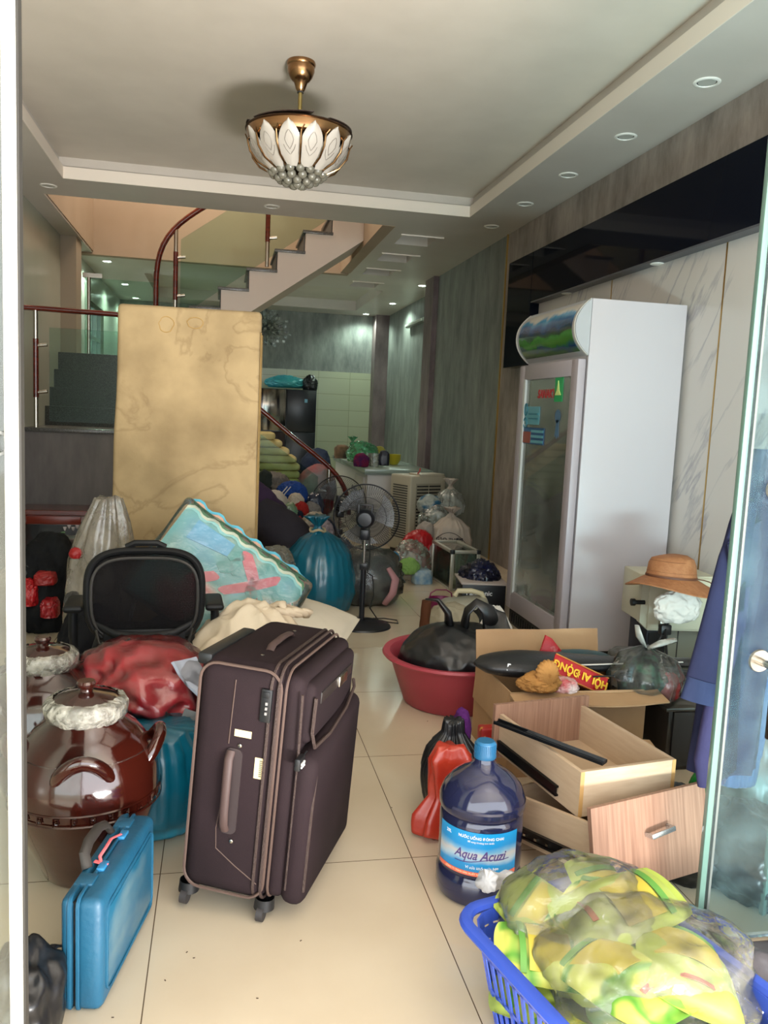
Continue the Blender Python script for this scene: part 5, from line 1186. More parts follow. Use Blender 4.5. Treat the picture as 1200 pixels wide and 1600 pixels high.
MB().lathe([(0, .0), (.07, 0), (.09, .09), (.094, .09), (.094, .096), (.086, .096), (.07, .008), (0, .008)], seg=32).obj('body', M_mg, mbk)
MB().tube([(-.088, 0, .09), (-.08, 0, .135), (-.04, 0, .16), (.04, 0, .16), (.08, 0, .135), (.088, 0, .09)], .008, 8, flat=.6).obj('handle', M_mg, mbk)
lump('beige_sack', 'beige filled sack under the magenta basket', 'sack', (664, 945, 745, 1010), 4.95, fab('beige_sack', '#a39a86'), depth=.35, seed=103, floor=True)
jc = thing('jerrycan', 'pale grey plastic jerrycan with a cream moulded handle', 'jerrycan', (1.63, 5.22, .10), rz=radians(-14))
o = MB(); o.box((-.16, -.11, 0), (.18, .11, .16), bev=.05, seg=4)
for v in o.b.verts: v.co.z -= .05*max(0, -v.co.x/.16)*(v.co.z > .08)
o.obj('can_body', mat('can_grey', '#9b9788', .45), jc)
MB().tube([(-.05, 0, .155), (-.03, 0, .19), (.06, 0, .195), (.13, 0, .18), (.155, 0, .13)], .018, 10).obj('can_handle', mat('can_cream', '#c2b898', .45), jc)
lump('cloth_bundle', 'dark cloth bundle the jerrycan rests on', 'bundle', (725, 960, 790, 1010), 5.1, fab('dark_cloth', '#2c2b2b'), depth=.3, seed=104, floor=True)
t = thing('shopping_bag', 'white shopping bag with magenta lettering behind the cardboard box', 'bag', (1.62, 4.50, .0))
sack(MB(), [(.09, 0, .2), (.11, .05, .3), (.115, .15, .4), (.10, .24, .6), (.06, .31, .8), (.02, .36, 1)], sy=.55, seed=16, pleats=7, pleat=.06, amp=.14).obj('bag_film', mat('white_carrier', '#cfc9c2', .4, bump=.5, bscale=14), t, smooth=180)
text('bag_print', 'K·', .12, mat('magenta_ink', '#b52a6a', .5), t, Matrix(((.97, .1, 0, -.03), (0, 0, -1, -.066), (-.1, .97, 0, .23), (0, 0, 0, 1))), depth=.002, bold=.002)
text('bag_print', 'Thời trang', .04, MATS['magenta_ink'], t, Matrix(((.97, .1, 0, -.0), (0, 0, -1, -.066), (-.1, .97, 0, .14), (0, 0, 0, 1))), depth=.002)
# ------------------------------------------------------------------ red wash tub with bags
tb = thing('wash_tub', 'round red plastic wash tub on the floor', 'tub', (1.20, 3.93, 0))
M_tub = mat('tub_red', '#a33a48', .42, c2='#9a3441', scale=3)
MB().lathe([(0, 0), (.235, 0), (.25, .01), (.325, .22), (.335, .235), (.36, .24), (.368, .25), (.362, .262), (.33, .258), (.318, .24), (.24, .02), (0, .012)], seg=72).obj('tub_body', M_tub, tb)
gb = thing('rubbish_bag', 'bulging black rubbish bag with handles, heaped in the red tub', 'bag', (1.22, 3.93, .03))
o = MB(); blob(o, (.285, .26, .22), seed=111, amp=.14, freq=1.3, crease=.035, cfreq=1.8, flat=.75, sub=6); o.obj('bag_film', M_bag, gb, smooth=180)
o = MB()
o.tube([(.02, -.02, .36), (.03, -.03, .45), (.07, -.05, .50), (.13, -.06, .46), (.16, -.07, .34)], [.05, .04, .028, .04, .06], 10, flat=.35)
o.obj('bag_handle', M_bag, gb, smooth=180)
o = MB(); o.tube([(-.05, -.0, .36), (-.07, -.02, .44), (-.12, .0, .50), (-.18, .02, .50)], [.06, .045, .03, .012], 10, flat=.4); o.obj('bag_handle', M_bag, gb, smooth=180)
o = MB(); drape(o, [(.10, -.14, .33), (.26, -.17, .26), (.22, -.05, .44), (.12, .02, .48)], amp=.012, fr=8, nu=18, nv=18); o.obj('bag_flap', M_bag, gb, smooth=180)
lump('plastic_bag', 'pale green plastic bag between the rubbish bag and the tub rim', 'bag', (636, 1000, 668, 1068), 3.95, mat('green_bag', '#4c7a3f', .35, c2='#7a9a60', scale=8, bump=.5, bscale=15), depth=.30, seed=113, crease=.05)
lump('plastic_bag', 'small clear bag squeezed behind the black bag on the tub\'s right', 'bag', (722, 985, 745, 1062), 3.98, film('small_clear', '#8c97a3', .4), depth=.2, seed=114)
lump('white_sack', 'pale sack with brown edge standing behind the black bag', 'sack', (668, 950, 762, 1010), 4.45, mat('pale_sack_film', '#a89d86', .5, c2='#93867a', scale=6, bump=.4), depth=.3, seed=115, floor=True)
roll('brown_cushion', 'brown upright roll behind the tub at its left', 'cushion', (1.22, 4.66, .02), (1.23, 4.64, .36), .035, fab('rust_brown', '#553322'), seed=6)
# small bags between tub, bottle and drawers
bg = thing('plastic_bag', 'black plastic bag hung over a red one, left of the water bottle', 'bag', (.87, 2.80, 0)); bg.scale = (1, 1, .80)
sack(MB(), [(.05, .0, .3), (.09, .02, .5), (.10, .12, .7), (.105, .22, .9), (.085, .30, 1.2), (.04, .37, 1.4), (.035, .43, 1.4)], seed=21, pleats=15, pleat=.09, amp=.16).obj('bag_film', M_bag, bg, smooth=180)
M_rd = mat('red_orange_film', '#97281a', .35, c2='#a8341f', scale=6, bump=.4, bscale=14, coat=.2)
rg = thing('plastic_bag', 'glossy orange-red plastic bag draped behind the water bottle', 'bag', (.78, 2.60, 0))
o = MB(); sack(o, [(.04, .0, .3), (.085, .02, .4), (.08, .08, .5), (.045, .15, .5), (.06, .22, .4), (.075, .29, .3), (.05, .33, .6)], sx=1.1, sy=.6, seed=23, pleats=5, pleat=.10, amp=.34, lean=(.06, 0)); o.obj('bag_film', M_rd, rg, smooth=180)
lump('purple_pouch', 'purple cloth poking out above the black bag against the box', 'cloth', (708, 1106, 735, 1160), 2.86, fab('violet_cloth', '#4c1f5c'), depth=.1, seed=117)
o = thing('red_packet', 'small red packet standing between the bottle and the drawer', 'packet', (1.045, 2.93, 0))
MB().box((-.03, -.03, 0), (.04, .03, .26), bev=.01).obj('packet', mat('packet_red', '#9c2320', .4, c2='#c9a24a', scale=30, contrast=(.6, .68)), o)

# ------------------------------------------------------------------ cardboard box and what lies on it
cb = thing('cardboard_box', 'open brown cardboard box with flaps, behind the loose drawers', 'box', (1.17, 3.02, 0))
M_cb = mat('cardboard', '#a88763', .8, c2='#9d7c59', scale=4, bump=.1, bscale=90); M_cbi = mat('cardboard_edge', '#7f6245', .8)
bw, bd_, bh = .60, .46, .36
MB().box((0, 0, 0), (bw, .006, bh)).obj('side_wall', M_cb, cb, smooth=0); MB().box((0, bd_-.006, 0), (bw, bd_, bh)).obj('side_wall', M_cb, cb, smooth=0)
MB().box((0, .006, 0), (.006, bd_-.006, bh)).obj('side_wall', M_cb, cb, smooth=0); MB().box((bw-.006, .006, 0), (bw, bd_-.006, bh)).obj('side_wall', M_cb, cb, smooth=0)
MB().box((.006, .006, 0), (bw-.006, bd_-.006, .006)).obj('bottom', M_cb, cb, smooth=0)
o = MB(); o.sheet(lambda u, v: (-.005+u*(bw+.05), -.005-.10*v, bh-.004-.018*v+.006*sin(u*7)+.012*max(0, u-.8)), 20, 6, thick=.006); o.obj('front_flap', M_cb, cb, smooth=0)
o = MB(); o.sheet(lambda u, v: (.0+u*bw, bd_+.03*v, bh+.13*v+.002*sin(u*9)), 16, 4, thick=.006); o.obj('rear_flap', M_cb, cb, smooth=0)
o = MB(); o.sheet(lambda u, v: (-.012*v-.001, .02+u*(bd_-.04), bh-.003-.17*v), 10, 4, thick=.005); o.obj('left_flap', M_cb, cb, smooth=0)
MB().tube([(-.004, .14, .20), (-.004, .15, .235), (-.004, .15, .27)], .009, 6, flat=.3).obj('hand_hole', M_dark, cb)
MB().box((.04, -.002, .285), (.16, .0, .315)).obj('box_print', mat('box_ink', '#2d2320', .8), cb, smooth=0)
# racket case, umbrella, hat-like cloth, pennant
rk = thing('racket_case', 'long black racket case lying across the cardboard box', 'case', (1.44, 3.22, .395), rot=(0, radians(1.5), radians(3)))
M_rk = mat('case_black', '#1c1d1f', .4, bump=.15, bscale=80)
o = MB(); P = []
N_ = 26
def rw(q): return .016 + (.105*(1-((q-.22)/.22)**2)**.5 if q < .22 else .105-.075*min(1, (q-.22)/.45))*1.0
o.tube([(-.37+1.15*q, 0, .02) for q in [i/N_ for i in range(N_+1)]], [max(.01, rw(i/N_)) for i in range(N_+1)], 20, flat=.42, up=(0, 0, 1)); o.obj('case_body', M_rk, rk)
MB().tube([(-.17, -.10, .028), (.0, -.098, .042), (.30, -.065, .038), (.6, -.045, .036)], .005, 6, flat=.6).obj('white_stripe', mat('white_piping', '#cfc9c2', .5), rk)
text('case_lettering', 'RenA', .038, mat('white_print', '#e2e6ea', .4), rk, Matrix(((1, 0, 0, -.225), (0, .5, -.87, -.092), (0, .87, .5, .034), (0, 0, 0, 1))), depth=.002, shear=.3, bold=.001)
MB().tube([(-.30, -.075, .02), (-.27, -.085, .018)], .004, 5).obj('case_mark', MATS['white_piping'], rk)
tn = thing('tan_cap', 'crumpled tan ribbed cloth cap resting on the box flap', 'cap', (1.29, 3.02, .372)); tn.scale = (.82, .82, .9)
M_tan = fab('tan_cloth', '#b0814a', '#a1743f', scale=12, bump=.5, bscale=70)
o = MB(); blob(o, (.10, .075, .045), seed=121, amp=.25, freq=1.5, crease=.16, flat=.7, sub=5); o.obj('cap_folds', M_tan, tn, smooth=180)
o = MB(); t_ = bmesh.new(); bmesh.ops.create_icosphere(t_, subdivisions=5, radius=1)
for v in t_.verts:
    a = math.atan2(v.co.z, v.co.x); r = hypot(v.co.x, v.co.z); k = 1+.05*sin(18*a)*r
    v.co = Vector((v.co.x*.058*k, v.co.y*.045-.0+.008*(1-r), v.co.z*.062*k))
o._merge(t_, Matrix.Translation((.02, -.04, .085))); o.obj('ribbed_crown', M_tan, tn, smooth=180)
MB().lathe([(0, 0), (.006, .0), (.005, .004), (0, .005)], seg=12, M=Matrix.Translation((.02, -.085, .085)) @ Matrix.Rotation(pi/2, 4, 'X')).obj('crown_button', M_tan, tn)
pn = thing('pennant', 'red pennant with yellow lettering lying upside down beside the tan cap', 'pennant', (1.44, 3.11, .40), rot=(radians(-20), radians(24), 0))
M_pr = mat('pennant_red', '#a8141c', .4); 
o = MB(); o.sheet(lambda u, v: (-.08+.27*u, -.02+.0*v, .062-.078*v*(1)+.004*sin(u*8)), 20, 6, thick=.004); o.obj('cloth', M_pr, pn)
MB().tube([(-.08, -.024, .062), (.19, -.024, .060)], .003, 5).tube([(-.08, -.024, -.016), (.19, -.024, -.016)], .003, 5).obj('yellow_edge', mat('pennant_edge', '#b97a35', .5), pn)
text('pennant_lettering', 'HỘI AI ĐỘNG', .044, mat('pennant_yellow', '#e0b22c', .5), pn, Matrix(((-1, 0, 0, .055), (0, 0, -1, -.027), (0, -1, 0, .024), (0, 0, 0, 1))), depth=.001, bold=.0015)
lump('red_packet', 'crinkled red and white packet beneath the pennant', 'packet', (858, 1058, 902, 1082), 3.05, mat('foil_red_white', '#b3262e', .25, c2='#d3c4c2', scale=14, bump=.7, bscale=30), depth=.1, seed=123, crease=.12)
o = thing('red_packet', 'red foil packet standing against the rear flap of the box', 'packet', (1.44, 3.36, .40), rot=(radians(-15), radians(20), 0))
MB().prism([(-.02, 0), (.14, .01), (.12, .035), (.02, .095), (-.015, .10)], -.008, .008, 'Y', bev=.004).obj('foil_packet', mat('foil_red', '#a5161f', .25, c2='#d7a8a4', scale=20, contrast=(.55, .7), bump=.6, bscale=30), o)
lump('grey_folder', 'flat teal and grey plastic folder behind the racket case', 'folder', (820, 1015, 960, 1045), 3.38, mat('folder_teal', '#31555c', .35, c2='#1c2226', scale=5), depth=.12, seed=124, amp=.03, crease=.02)
um = thing('umbrella', 'closed black umbrella lying beside the racket case', 'umbrella', (1.66, 3.10, .395), rot=(0, radians(90), radians(3))); um.scale = (.7, .7, .62)
sack(MB(), [(.012, .0, 0), (.03, .03, 1), (.04, .20, 1), (.035, .45, .8), (.014, .60, .4), (.008, .64, 0)], seed=31, pleats=8, pleat=.12, amp=.06).obj('canopy', M_rk, um, smooth=180)
MB().cyl((0, 0, -.16), (0, 0, .68), .005).obj('shaft', M_blk, um)
# ------------------------------------------------------------------ low dark cabinet, clear bag, meter box, hat
tv = thing('low_cabinet', 'low dark glass-topped cabinet beside the cardboard box', 'cabinet', (1.88, 3.02, 0))
M_cab = mat('dark_cabinet', '#2e2a26', .35, c2='#38332d', scale=6)
MB().box((0, 0, 0), (.75, .55, .27), bev=.004).obj('body', M_cab, tv)
MB().box((-.03, -.03, .27), (.78, .58, .285), bev=.003).obj('glass_top', mat('dark_glass_top', '#3f3b33', .12), tv)
for k in range(2):
    dd = MB().box((.22+.26*k, -.012, .02), (.46+.26*k, 0, .26), bev=.003).obj('door', mat('cab_door', '#3a332b', .4), tv)
for i in range(3):
    MB().lathe([(0, .0), (.012, 0), (.012, .003), (0, .003)], seg=12, M=Matrix(((1, 0, 0, .62), (0, 0, -1, -.013), (0, 1, 0, .09+.05*i), (0, 0, 0, 1)))).obj('knob', M_blk, tv)
MB().box((.02, -.01, .02), (.12, .0, .26)).obj('open_shelf', M_blk, tv, smooth=0); MB().box((.135, -.014, .0), (.165, .0, .27)).obj('pale_upright', mat('pale_upright', '#a9a894', .5), tv, smooth=0)
cg_ = thing('clear_bag', 'tied clear bag with red and green contents on the low cabinet', 'bag', (atY(1004, 1080, 3.12).x, 3.12, .287)); cg_.scale = (1.05, 1.0, 1.2)
o = MB(); blob(o, (.10, .10, .085), seed=131, amp=.2, flat=.8, crease=.12); o.obj('dark_contents', fab('green_black_contents', '#1b2422', '#2c5c4a', scale=16, contrast=(.5, .65)), cg_, smooth=180)
o = MB(); blob(o, (.055, .05, .055), c=(.075, -.06, .01), seed=132, amp=.2, flat=.8, crease=.1); o.obj('red_contents', mat('red_contents', '#7c151c', .25, coat=.4), cg_, smooth=180)
sack(MB(), [(.08, 0, .2), (.14, .02, .3), (.15, .09, .6), (.11, .15, 1), (.02, .185, 1)], seed=33, pleats=9, pleat=.09, amp=.12).obj('bag_film', film('cabinet_bag_film', '#9fa8a4', .10, tint=(.94, .95, .95)), cg_, smooth=180)
o = MB(); o.tube([(0, 0, .18), (-.04, -.01, .23), (-.055, -.01, .27)], [.012, .022, .014], 8, flat=.4).tube([(0, 0, .18), (.06, -.01, .205), (.12, -.01, .215)], [.012, .026, .02], 8, flat=.4); o.obj('tied_ends', film('tie_film', '#c4c6bd', .6), cg_, smooth=180)
lump('dark_box', 'dark grey folded case on the cabinet behind the clear bag', 'case', (952, 1012, 1010, 1050), 3.5, mat('grey_case', '#45433f', .5), depth=.14, seed=134, sq=.6, crease=.01)
mb_ = thing('meter_box', 'cream steel meter box with black knobs under the straw hat', 'meter box', (2.25, 3.95, .395), rz=radians(-6))
M_mt = mat('cream_steel', '#b7b39c', .4)
MB().box((0, .06, 0), (.42, .30, .26), bev=.008).prism([(.0, .0), (.05, -.045), (.42, -.045), (.42, .26), (.05, .26), (.0, .215)], .03, .07, 'Y').obj('body', M_mt, mb_)
MB().box((.04, .018, -.035), (.42, .032, .25), bev=.006).obj('door', mat('cream_door', '#bcb8a0', .4), mb_)
MB().cyl((-.045, .03, .11), (.02, .03, .11), .012).cyl((-.055, .03, .11), (-.035, .03, .11), .02, seg=10).obj('knob', M_blk, mb_)
MB().box((.10, -.008, -.02), (.155, .018, .035), bev=.004).obj('latch', M_steel, mb_)
sp = thing('speaker_column', 'dark navy column under the meter box', 'speaker', (2.36, 4.08, 0))
MB().box((0, 0, 0), (.12, .2, .36), bev=.008).obj('cabinet', mat('navy_cab', '#10131f', .5), sp); MB().box((.01, -.006, .02), (.11, 0, .31)).obj('grille', M_blk, sp, smooth=0)
bp_ = thing('storage_box', 'pale grey-green box standing under the right of the meter box', 'box', (2.49, 4.08, 0))
MB().box((0, 0, 0), (.24, .22, .36), bev=.005).obj('body', mat('grey_green_box', '#8f9181', .5), bp_); MB().box((.06, -.004, .0), (.065, 0, .32)).obj('seam', M_dark, bp_, smooth=0)
hs = thing('hat_stand', 'black clip stand with crossed rods holding up the hat', 'stand', (2.28, 3.80, .0))
MB().tube([(-.05, -.16, .29), (.02, 0, .42), (.03, 0, .60)], .006, 6).tube([(-.03, -.0, .30), (.02, .0, .40), (.10, .0, .58)], .005, 6).obj('rod', M_blk, hs)
MB().box((-.01, -.02, .375), (.05, .02, .43), bev=.008).obj('clamp', M_blk, hs)
ht = thing('straw_hat', 'wide-brimmed brown straw hat on top of the meter box', 'hat', (2.31, 3.80, .66), rot=(radians(-4), radians(3), 0))
def straw():
    m = mat('straw', '#96603a', .75, c2='#a56f47', scale=30, bump=.4, bscale=90); return m
sq_ = MB(); sq_.lathe([(.0, .135), (.07, .134), (.105, .118), (.118, .09), (.125, .04), (.128, .02), (.15, .01), (.19, -.012), (.225, -.03), (.226, -.035), (.19, -.017), (.128, .012), (.12, .03), (.11, .1), (0, .128)], seg=72)
for v in sq_.b.verts:
    r = hypot(v.co.x, v.co.y)
    if r > .13: v.co.z += .02*sin(2*math.atan2(v.co.y, v.co.x)+.6)*(r-.13)/.1
for v in sq_.b.verts:
    if v.co.z > .1: v.co.z += .012*(v.co.x/.1)*0 + .006*sin(3*v.co.x/.1)
sq_.obj('straw_body', straw(), ht)
for k in range(5): MB().lathe([(.127-.004*k, .028+.018*k), (.1285-.004*k, .031+.018*k), (.1265-.004*k, .034+.018*k)], seg=64).obj('braid_row', mat('straw_dark', '#7f4f2e', .75), ht)
MB().lathe([(.1285, .016), (.1305, .022), (.129, .030)], seg=64).tube([(.12, -.05, .022), (.15, -.06, .02), (.19, -.05, .012), (.22, -.04, -.004)], .003, 5).obj('hat_cord', mat('cord_brown', '#5b3420', .6), ht)
wc = thing('white_cloth', 'crumpled white cloth stuffed under the straw hat', 'cloth', (2.31, 3.72, .46))
o = MB(); blob(o, (.125, .05, .09), seed=141, amp=.2, crease=.14, cfreq=2.2, flat=.9, sub=5); o.obj('cloth', fab('white_cotton', '#d9d3ca'), wc, smooth=180)

# ------------------------------------------------------------------ loose drawers
def woodgrain(name, a, b_, ax=(9, 9, .35), sc2=9):
    return mat(name, a, .5, c2=b_, scale=sc2, stretch=ax, detail=6, contrast=(.35, .65), bump=.05, bscale=60)
M_wal = woodgrain('walnut_laminate', '#7e5d4b', '#9a7863'); M_mel = woodgrain('pale_melamine', '#b39c81', '#bba58a', (1.5, 1.5, 12), 6); M_edge2 = mat('edge_tape', '#b08a55', .6)
M_rail = mat('rail_black', '#15171a', .3, .6)
def drawer(name, label, M, L, W_, H_, front, grp=None, rail=True, fh=None, handle=False, f_off=0):
    """local: x along the length from the open back end to the front panel, y width, z up"""
    t = thing(name, label, 'drawer'); t.matrix_world = M; th = .014
    MB().box((0, 0, 0), (L, th, H_), bev=.001).obj('side_board', M_mel, t, smooth=0)
    MB().box((0, W_-th, 0), (L, W_, H_), bev=.001).obj('side_board', M_mel, t, smooth=0)
    MB().box((0, th, 0), (th, W_-th, H_), bev=.001).obj('back_board', M_mel, t, smooth=0)
    MB().box((th, th, .006), (L, W_-th, .012)).obj('bottom_board', M_mel, t, smooth=0)
    MB().box((-.0006, .0, .0), (.0, th, H_)).obj('edge_strip', M_edge2, t, smooth=0); MB().box((-.0006, W_-th, .0), (.0, W_, H_)).obj('edge_strip', M_edge2, t, smooth=0)
    fh = fh or H_+.03
    fr = MB().box((L, -.02, f_off), (L+.018, W_+.02, f_off+fh), bev=.001).obj('front_panel', M_wal, t, smooth=0)
    for y in ((-.012, W_) if rail else ()):
        r = MB().box((L*.22, y, .018), (L*.98, y+.012, .024)).box((L*.22, y, .046), (L*.98, y+.012, .052)).box((L*.22, y+.007, .018), (L*.98, y+.010, .052)); rl = r.obj('slide_rail', M_rail, t, smooth=0)
        for k in range(6): MB().box((L*(.28+.12*k), y-.0005, .030), (L*(.28+.12*k)+.012, y+.0075, .037)).obj('rail_hole', M_steel, rl, smooth=0)
    return t, fr
# upper drawer: front panel away from us, back corner pointing at the camera
zt = .40; K = atZ(908, 1207, zt); NR = atZ(1077, 1178, zt); FL = atZ(790, 1122, zt)
ux = (FL-K).normalized(); 
Mx = frame(K, ux, (NR-K)); 
# frame(): x = length direction, z = x cross (K->NR) would point down, so build it explicitly
yv = Vector((0, 0, 1)).cross(ux)
if yv.dot(NR-K) < 0: yv = -yv
LU, WU, HU = .50, .36, .145
z_ax = Vector((0, 0, 1))
def fr3(o_, x, y, z): return Matrix(((x.x, y.x, z.x, o_.x), (x.y, y.y, z.y, o_.y), (x.z, y.z, z.z, o_.z), (0, 0, 0, 1)))
# mirrored handedness is avoided by measuring the width from the right-hand corner
flip = ux.cross(yv).z < 0
if flip: M_ud = fr3(K+yv*WU-Vector((0, 0, HU)), ux, -yv, z_ax)
else: M_ud = fr3(K-Vector((0, 0, HU)), ux, yv, z_ax)
ud, _f = drawer('drawer', 'upper loose drawer of pale board with walnut front, standing open side up', M_ud, LU, WU, HU, None, fh=.20, f_off=-.02)
sr = thing('slide_rail', 'loose black drawer runner lying across the open upper drawer', 'drawer rail')
a = atZ(775, 1128, zt+.035); b2 = atZ(945, 1193, zt+.008); dv_ = (b2-a)
sr.matrix_world = fr3(a, dv_.normalized(), Vector((0, 0, 1)).cross(dv_.normalized()).normalized(), dv_.normalized().cross(Vector((0, 0, 1)).cross(dv_.normalized()).normalized()))
MB().box((0, -.018, 0), (dv_.length, -.012, .008)).box((0, .012, 0), (dv_.length, .018, .008)).box((0, -.018, -.002), (dv_.length, .018, .002)).obj('outer_channel', M_rail, sr, smooth=0)
MB().box((dv_.length*.3, -.011, .002), (dv_.length*1.0, .011, .010), bev=.001).obj('inner_channel', mat('rail_grey', '#2a2d31', .3, .7), sr, smooth=0)
# lower drawer: tipped up, walnut front with metal handle towards us
p_tl, p_tr, p_bl = atY(923, 1264, 2.08), atY(1101, 1222, 2.20), atY(980, 1397, 2.02)
nx = (p_tr-p_tl).normalized(); fy = Vector((-.09, .52, -.105)); fy = (fy-nx*fy.dot(nx)).normalized()
fz = nx.cross(fy)          # fy points away from the camera
FW = (p_tr-p_tl).length; FH = .265
ld = thing('drawer', 'lower loose drawer tipped with its walnut front and metal handle facing us', 'drawer'); ld.matrix_world = fr3(p_tl, nx, fy, fz)
fr = MB().box((0, 0, -FH), (FW, .018, 0), bev=.001).obj('front_panel', M_wal, ld, smooth=0)
hx0, hz = FW*.43, -FH*.42
MB().box((0, -.034, -.008), (.095, -.026, .008), bev=.003, M=Matrix.Translation((hx0, 0, hz)) @ Matrix.Rotation(radians(-6), 4, 'Y')).box((0, -.028, -.007), (.010, 0, .007), bev=.002, M=Matrix.Translation((hx0, 0, hz)) @ Matrix.Rotation(radians(-6), 4, 'Y')).box((.085, -.028, -.007), (.095, 0, .007), bev=.002, M=Matrix.Translation((hx0, 0, hz)) @ Matrix.Rotation(radians(-6), 4, 'Y')).obj('pull_handle', mat('satin_steel', '#c6c9cb', .25, .9), fr)
lz0, lz1 = -FH+.05, -.06
DL = .50
for nm, lo, hi in (('side_board', (.03, .018, lz0), (.044, DL, lz1)), ('side_board', (FW-.044, .018, lz0), (FW-.03, DL, lz1)), ('back_board', (.044, DL-.014, lz0), (FW-.044, DL, lz1)), ('bottom_board', (.044, .018, lz0+.006), (FW-.044, DL-.014, lz0+.012))):
    MB().box(lo, hi, bev=.001).obj(nm, M_mel, ld, smooth=0)
rl = MB().box((.018, .03, lz0+.02), (.030, DL*.95, lz0+.026)).box((.018, .03, lz0+.05), (.030, DL*.95, lz0+.056)).box((.024, .03, lz0+.02), (.028, DL*.95, lz0+.056)).obj('slide_rail', M_rail, ld, smooth=0)
for k in range(6): MB().box((.016, .06+.06*k, lz0+.034), (.0245, .072+.06*k, lz0+.041)).obj('rail_hole', M_steel, rl, smooth=0)
lump('rubbish_bag', 'flat black rubbish bag under the tipped drawer', 'bag', (995, 1385, 1115, 1500), 2.32, M_bag, depth=.34, seed=151, crease=.05, floor=True)
# support under the upper drawer (hidden stack)
ld2 = thing('storage_box', 'plain brown carton hidden under the open upper drawer', 'box', (1.36, 2.62, 0), rz=radians(-12))
MB().box((0, 0, 0), (.26, .22, .245), bev=.003).obj('carton', M_cb, ld2, smooth=0)

# ------------------------------------------------------------------ blue basket of lime packets
bk = thing('laundry_basket', 'blue slotted plastic basket full of lime packets, bottom right', 'basket', (.90, 1.56, 0), rz=radians(15))
M_bb = mat('basket_blue', '#3450b4', .4); BW, BL, BH = .225, .285, .25
def rrect(w_, l_, r, n=6):
    P = []
    for cx, cy, a0 in ((w_-r, l_-r, 0), (-w_+r, l_-r, pi/2), (-w_+r, -l_+r, pi), (w_-r, -l_+r, 3*pi/2)):
        for i in range(n+1): a = a0+pi/2*i/n; P.append((cx+r*cos(a), cy+r*sin(a)))
    return P
rim = rrect(BW+.018, BL+.018, .07)
o = MB(); o.tube([(x, y, BH) for x, y in rim], .017, 8, closed=True, flat=.8); o.obj('rim', M_bb, bk)
base = rrect(BW-.045, BL-.045, .06); top_ = rrect(BW, BL, .07)
def ringpt(poly, s):
    n = len(poly); seg_ = [hypot(poly[(i+1) % n][0]-poly[i][0], poly[(i+1) % n][1]-poly[i][1]) for i in range(n)]; T = sum(seg_); s = (s % 1)*T
    for i, q in enumerate(seg_):
        if s <= q or i == n-1: f = s/q if q else 0; a, b_ = poly[i], poly[(i+1) % n]; return (a[0]+(b_[0]-a[0])*f, a[1]+(b_[1]-a[1])*f)
        s -= q
def wall(s, z): a, b_ = ringpt(base, s), ringpt(top_, s); f = z/BH; return (a[0]+(b_[0]-a[0])*f, a[1]+(b_[1]-a[1])*f, z)
o = MB(); NB = 60
for z, hgt in ((.012, .024), (.105, .010), (.20, .028), (.235, .03)):
    o.sheet(lambda u, v: wall(u, max(.0, z-hgt/2+hgt*v)), NB, 1, thick=.004)
for k in range(NB):
    o.sheet(lambda u, v: wall((k+.42*u)/NB, .01+.215*v), 1, 2, thick=.0035)
o.obj('slotted_wall', M_bb, bk, smooth=0)
MB().prism(base, 0, .005, 'Z').obj('bottom', M_bb, bk, smooth=0)
def packmat():
    m, N, L, b = _new('lime_packet_print'); tc = N.new('ShaderNodeTexCoord'); mp = N.new('ShaderNodeMapping'); L.new(tc.outputs['Object'], mp.inputs[0]); mp.inputs['Rotation'].default_value = (0, 0, .5)
    n = N.new('ShaderNodeTexNoise'); n.inputs['Scale'].default_value = 7; n.inputs['Detail'].default_value = 1.5; L.new(mp.outputs[0], n.inputs['Vector'])
    r = N.new('ShaderNodeValToRGB'); r.color_ramp.interpolation = 'EASE'; e = r.color_ramp.elements
    cs = [(0, '#b9c654'), (.45, '#c5cd62'), (.52, '#5f9c38'), (.57, '#86b048'), (.62, '#ccd05a'), (.7, '#d2bc40'), (1, '#cac89c')]
    e[0].position = 0; e[0].color = lin(cs[0][1]); e[1].position = 1; e[1].color = lin(cs[-1][1])
    for p, c in cs[1:-1]: x = e.new(p); x.color = lin(c)
    L.new(n.outputs['Fac'], r.inputs[0]); L.new(r.outputs[0], b.inputs['Base Color']); b.inputs['Roughness'].default_value = .35
    n2 = N.new('ShaderNodeTexNoise'); n2.inputs['Scale'].default_value = 16; L.new(tc.outputs['Object'], n2.inputs['Vector']); bp = N.new('ShaderNodeBump'); bp.inputs['Strength'].default_value = .5; bp.inputs['Distance'].default_value = .01
    L.new(n2.outputs['Fac'], bp.inputs['Height']); L.new(bp.outputs[0], b.inputs['Normal']); return m
M_pk = packmat(); M_lime = mat('packet_lime', '#a3b552', .35, bump=.3, bscale=20); M_grn = mat('packet_green', '#5c9440', .35); M_yel = mat('packet_yellow_print', '#bdae42', .35); M_redp = mat('packet_red_print', '#b5482e', .4)
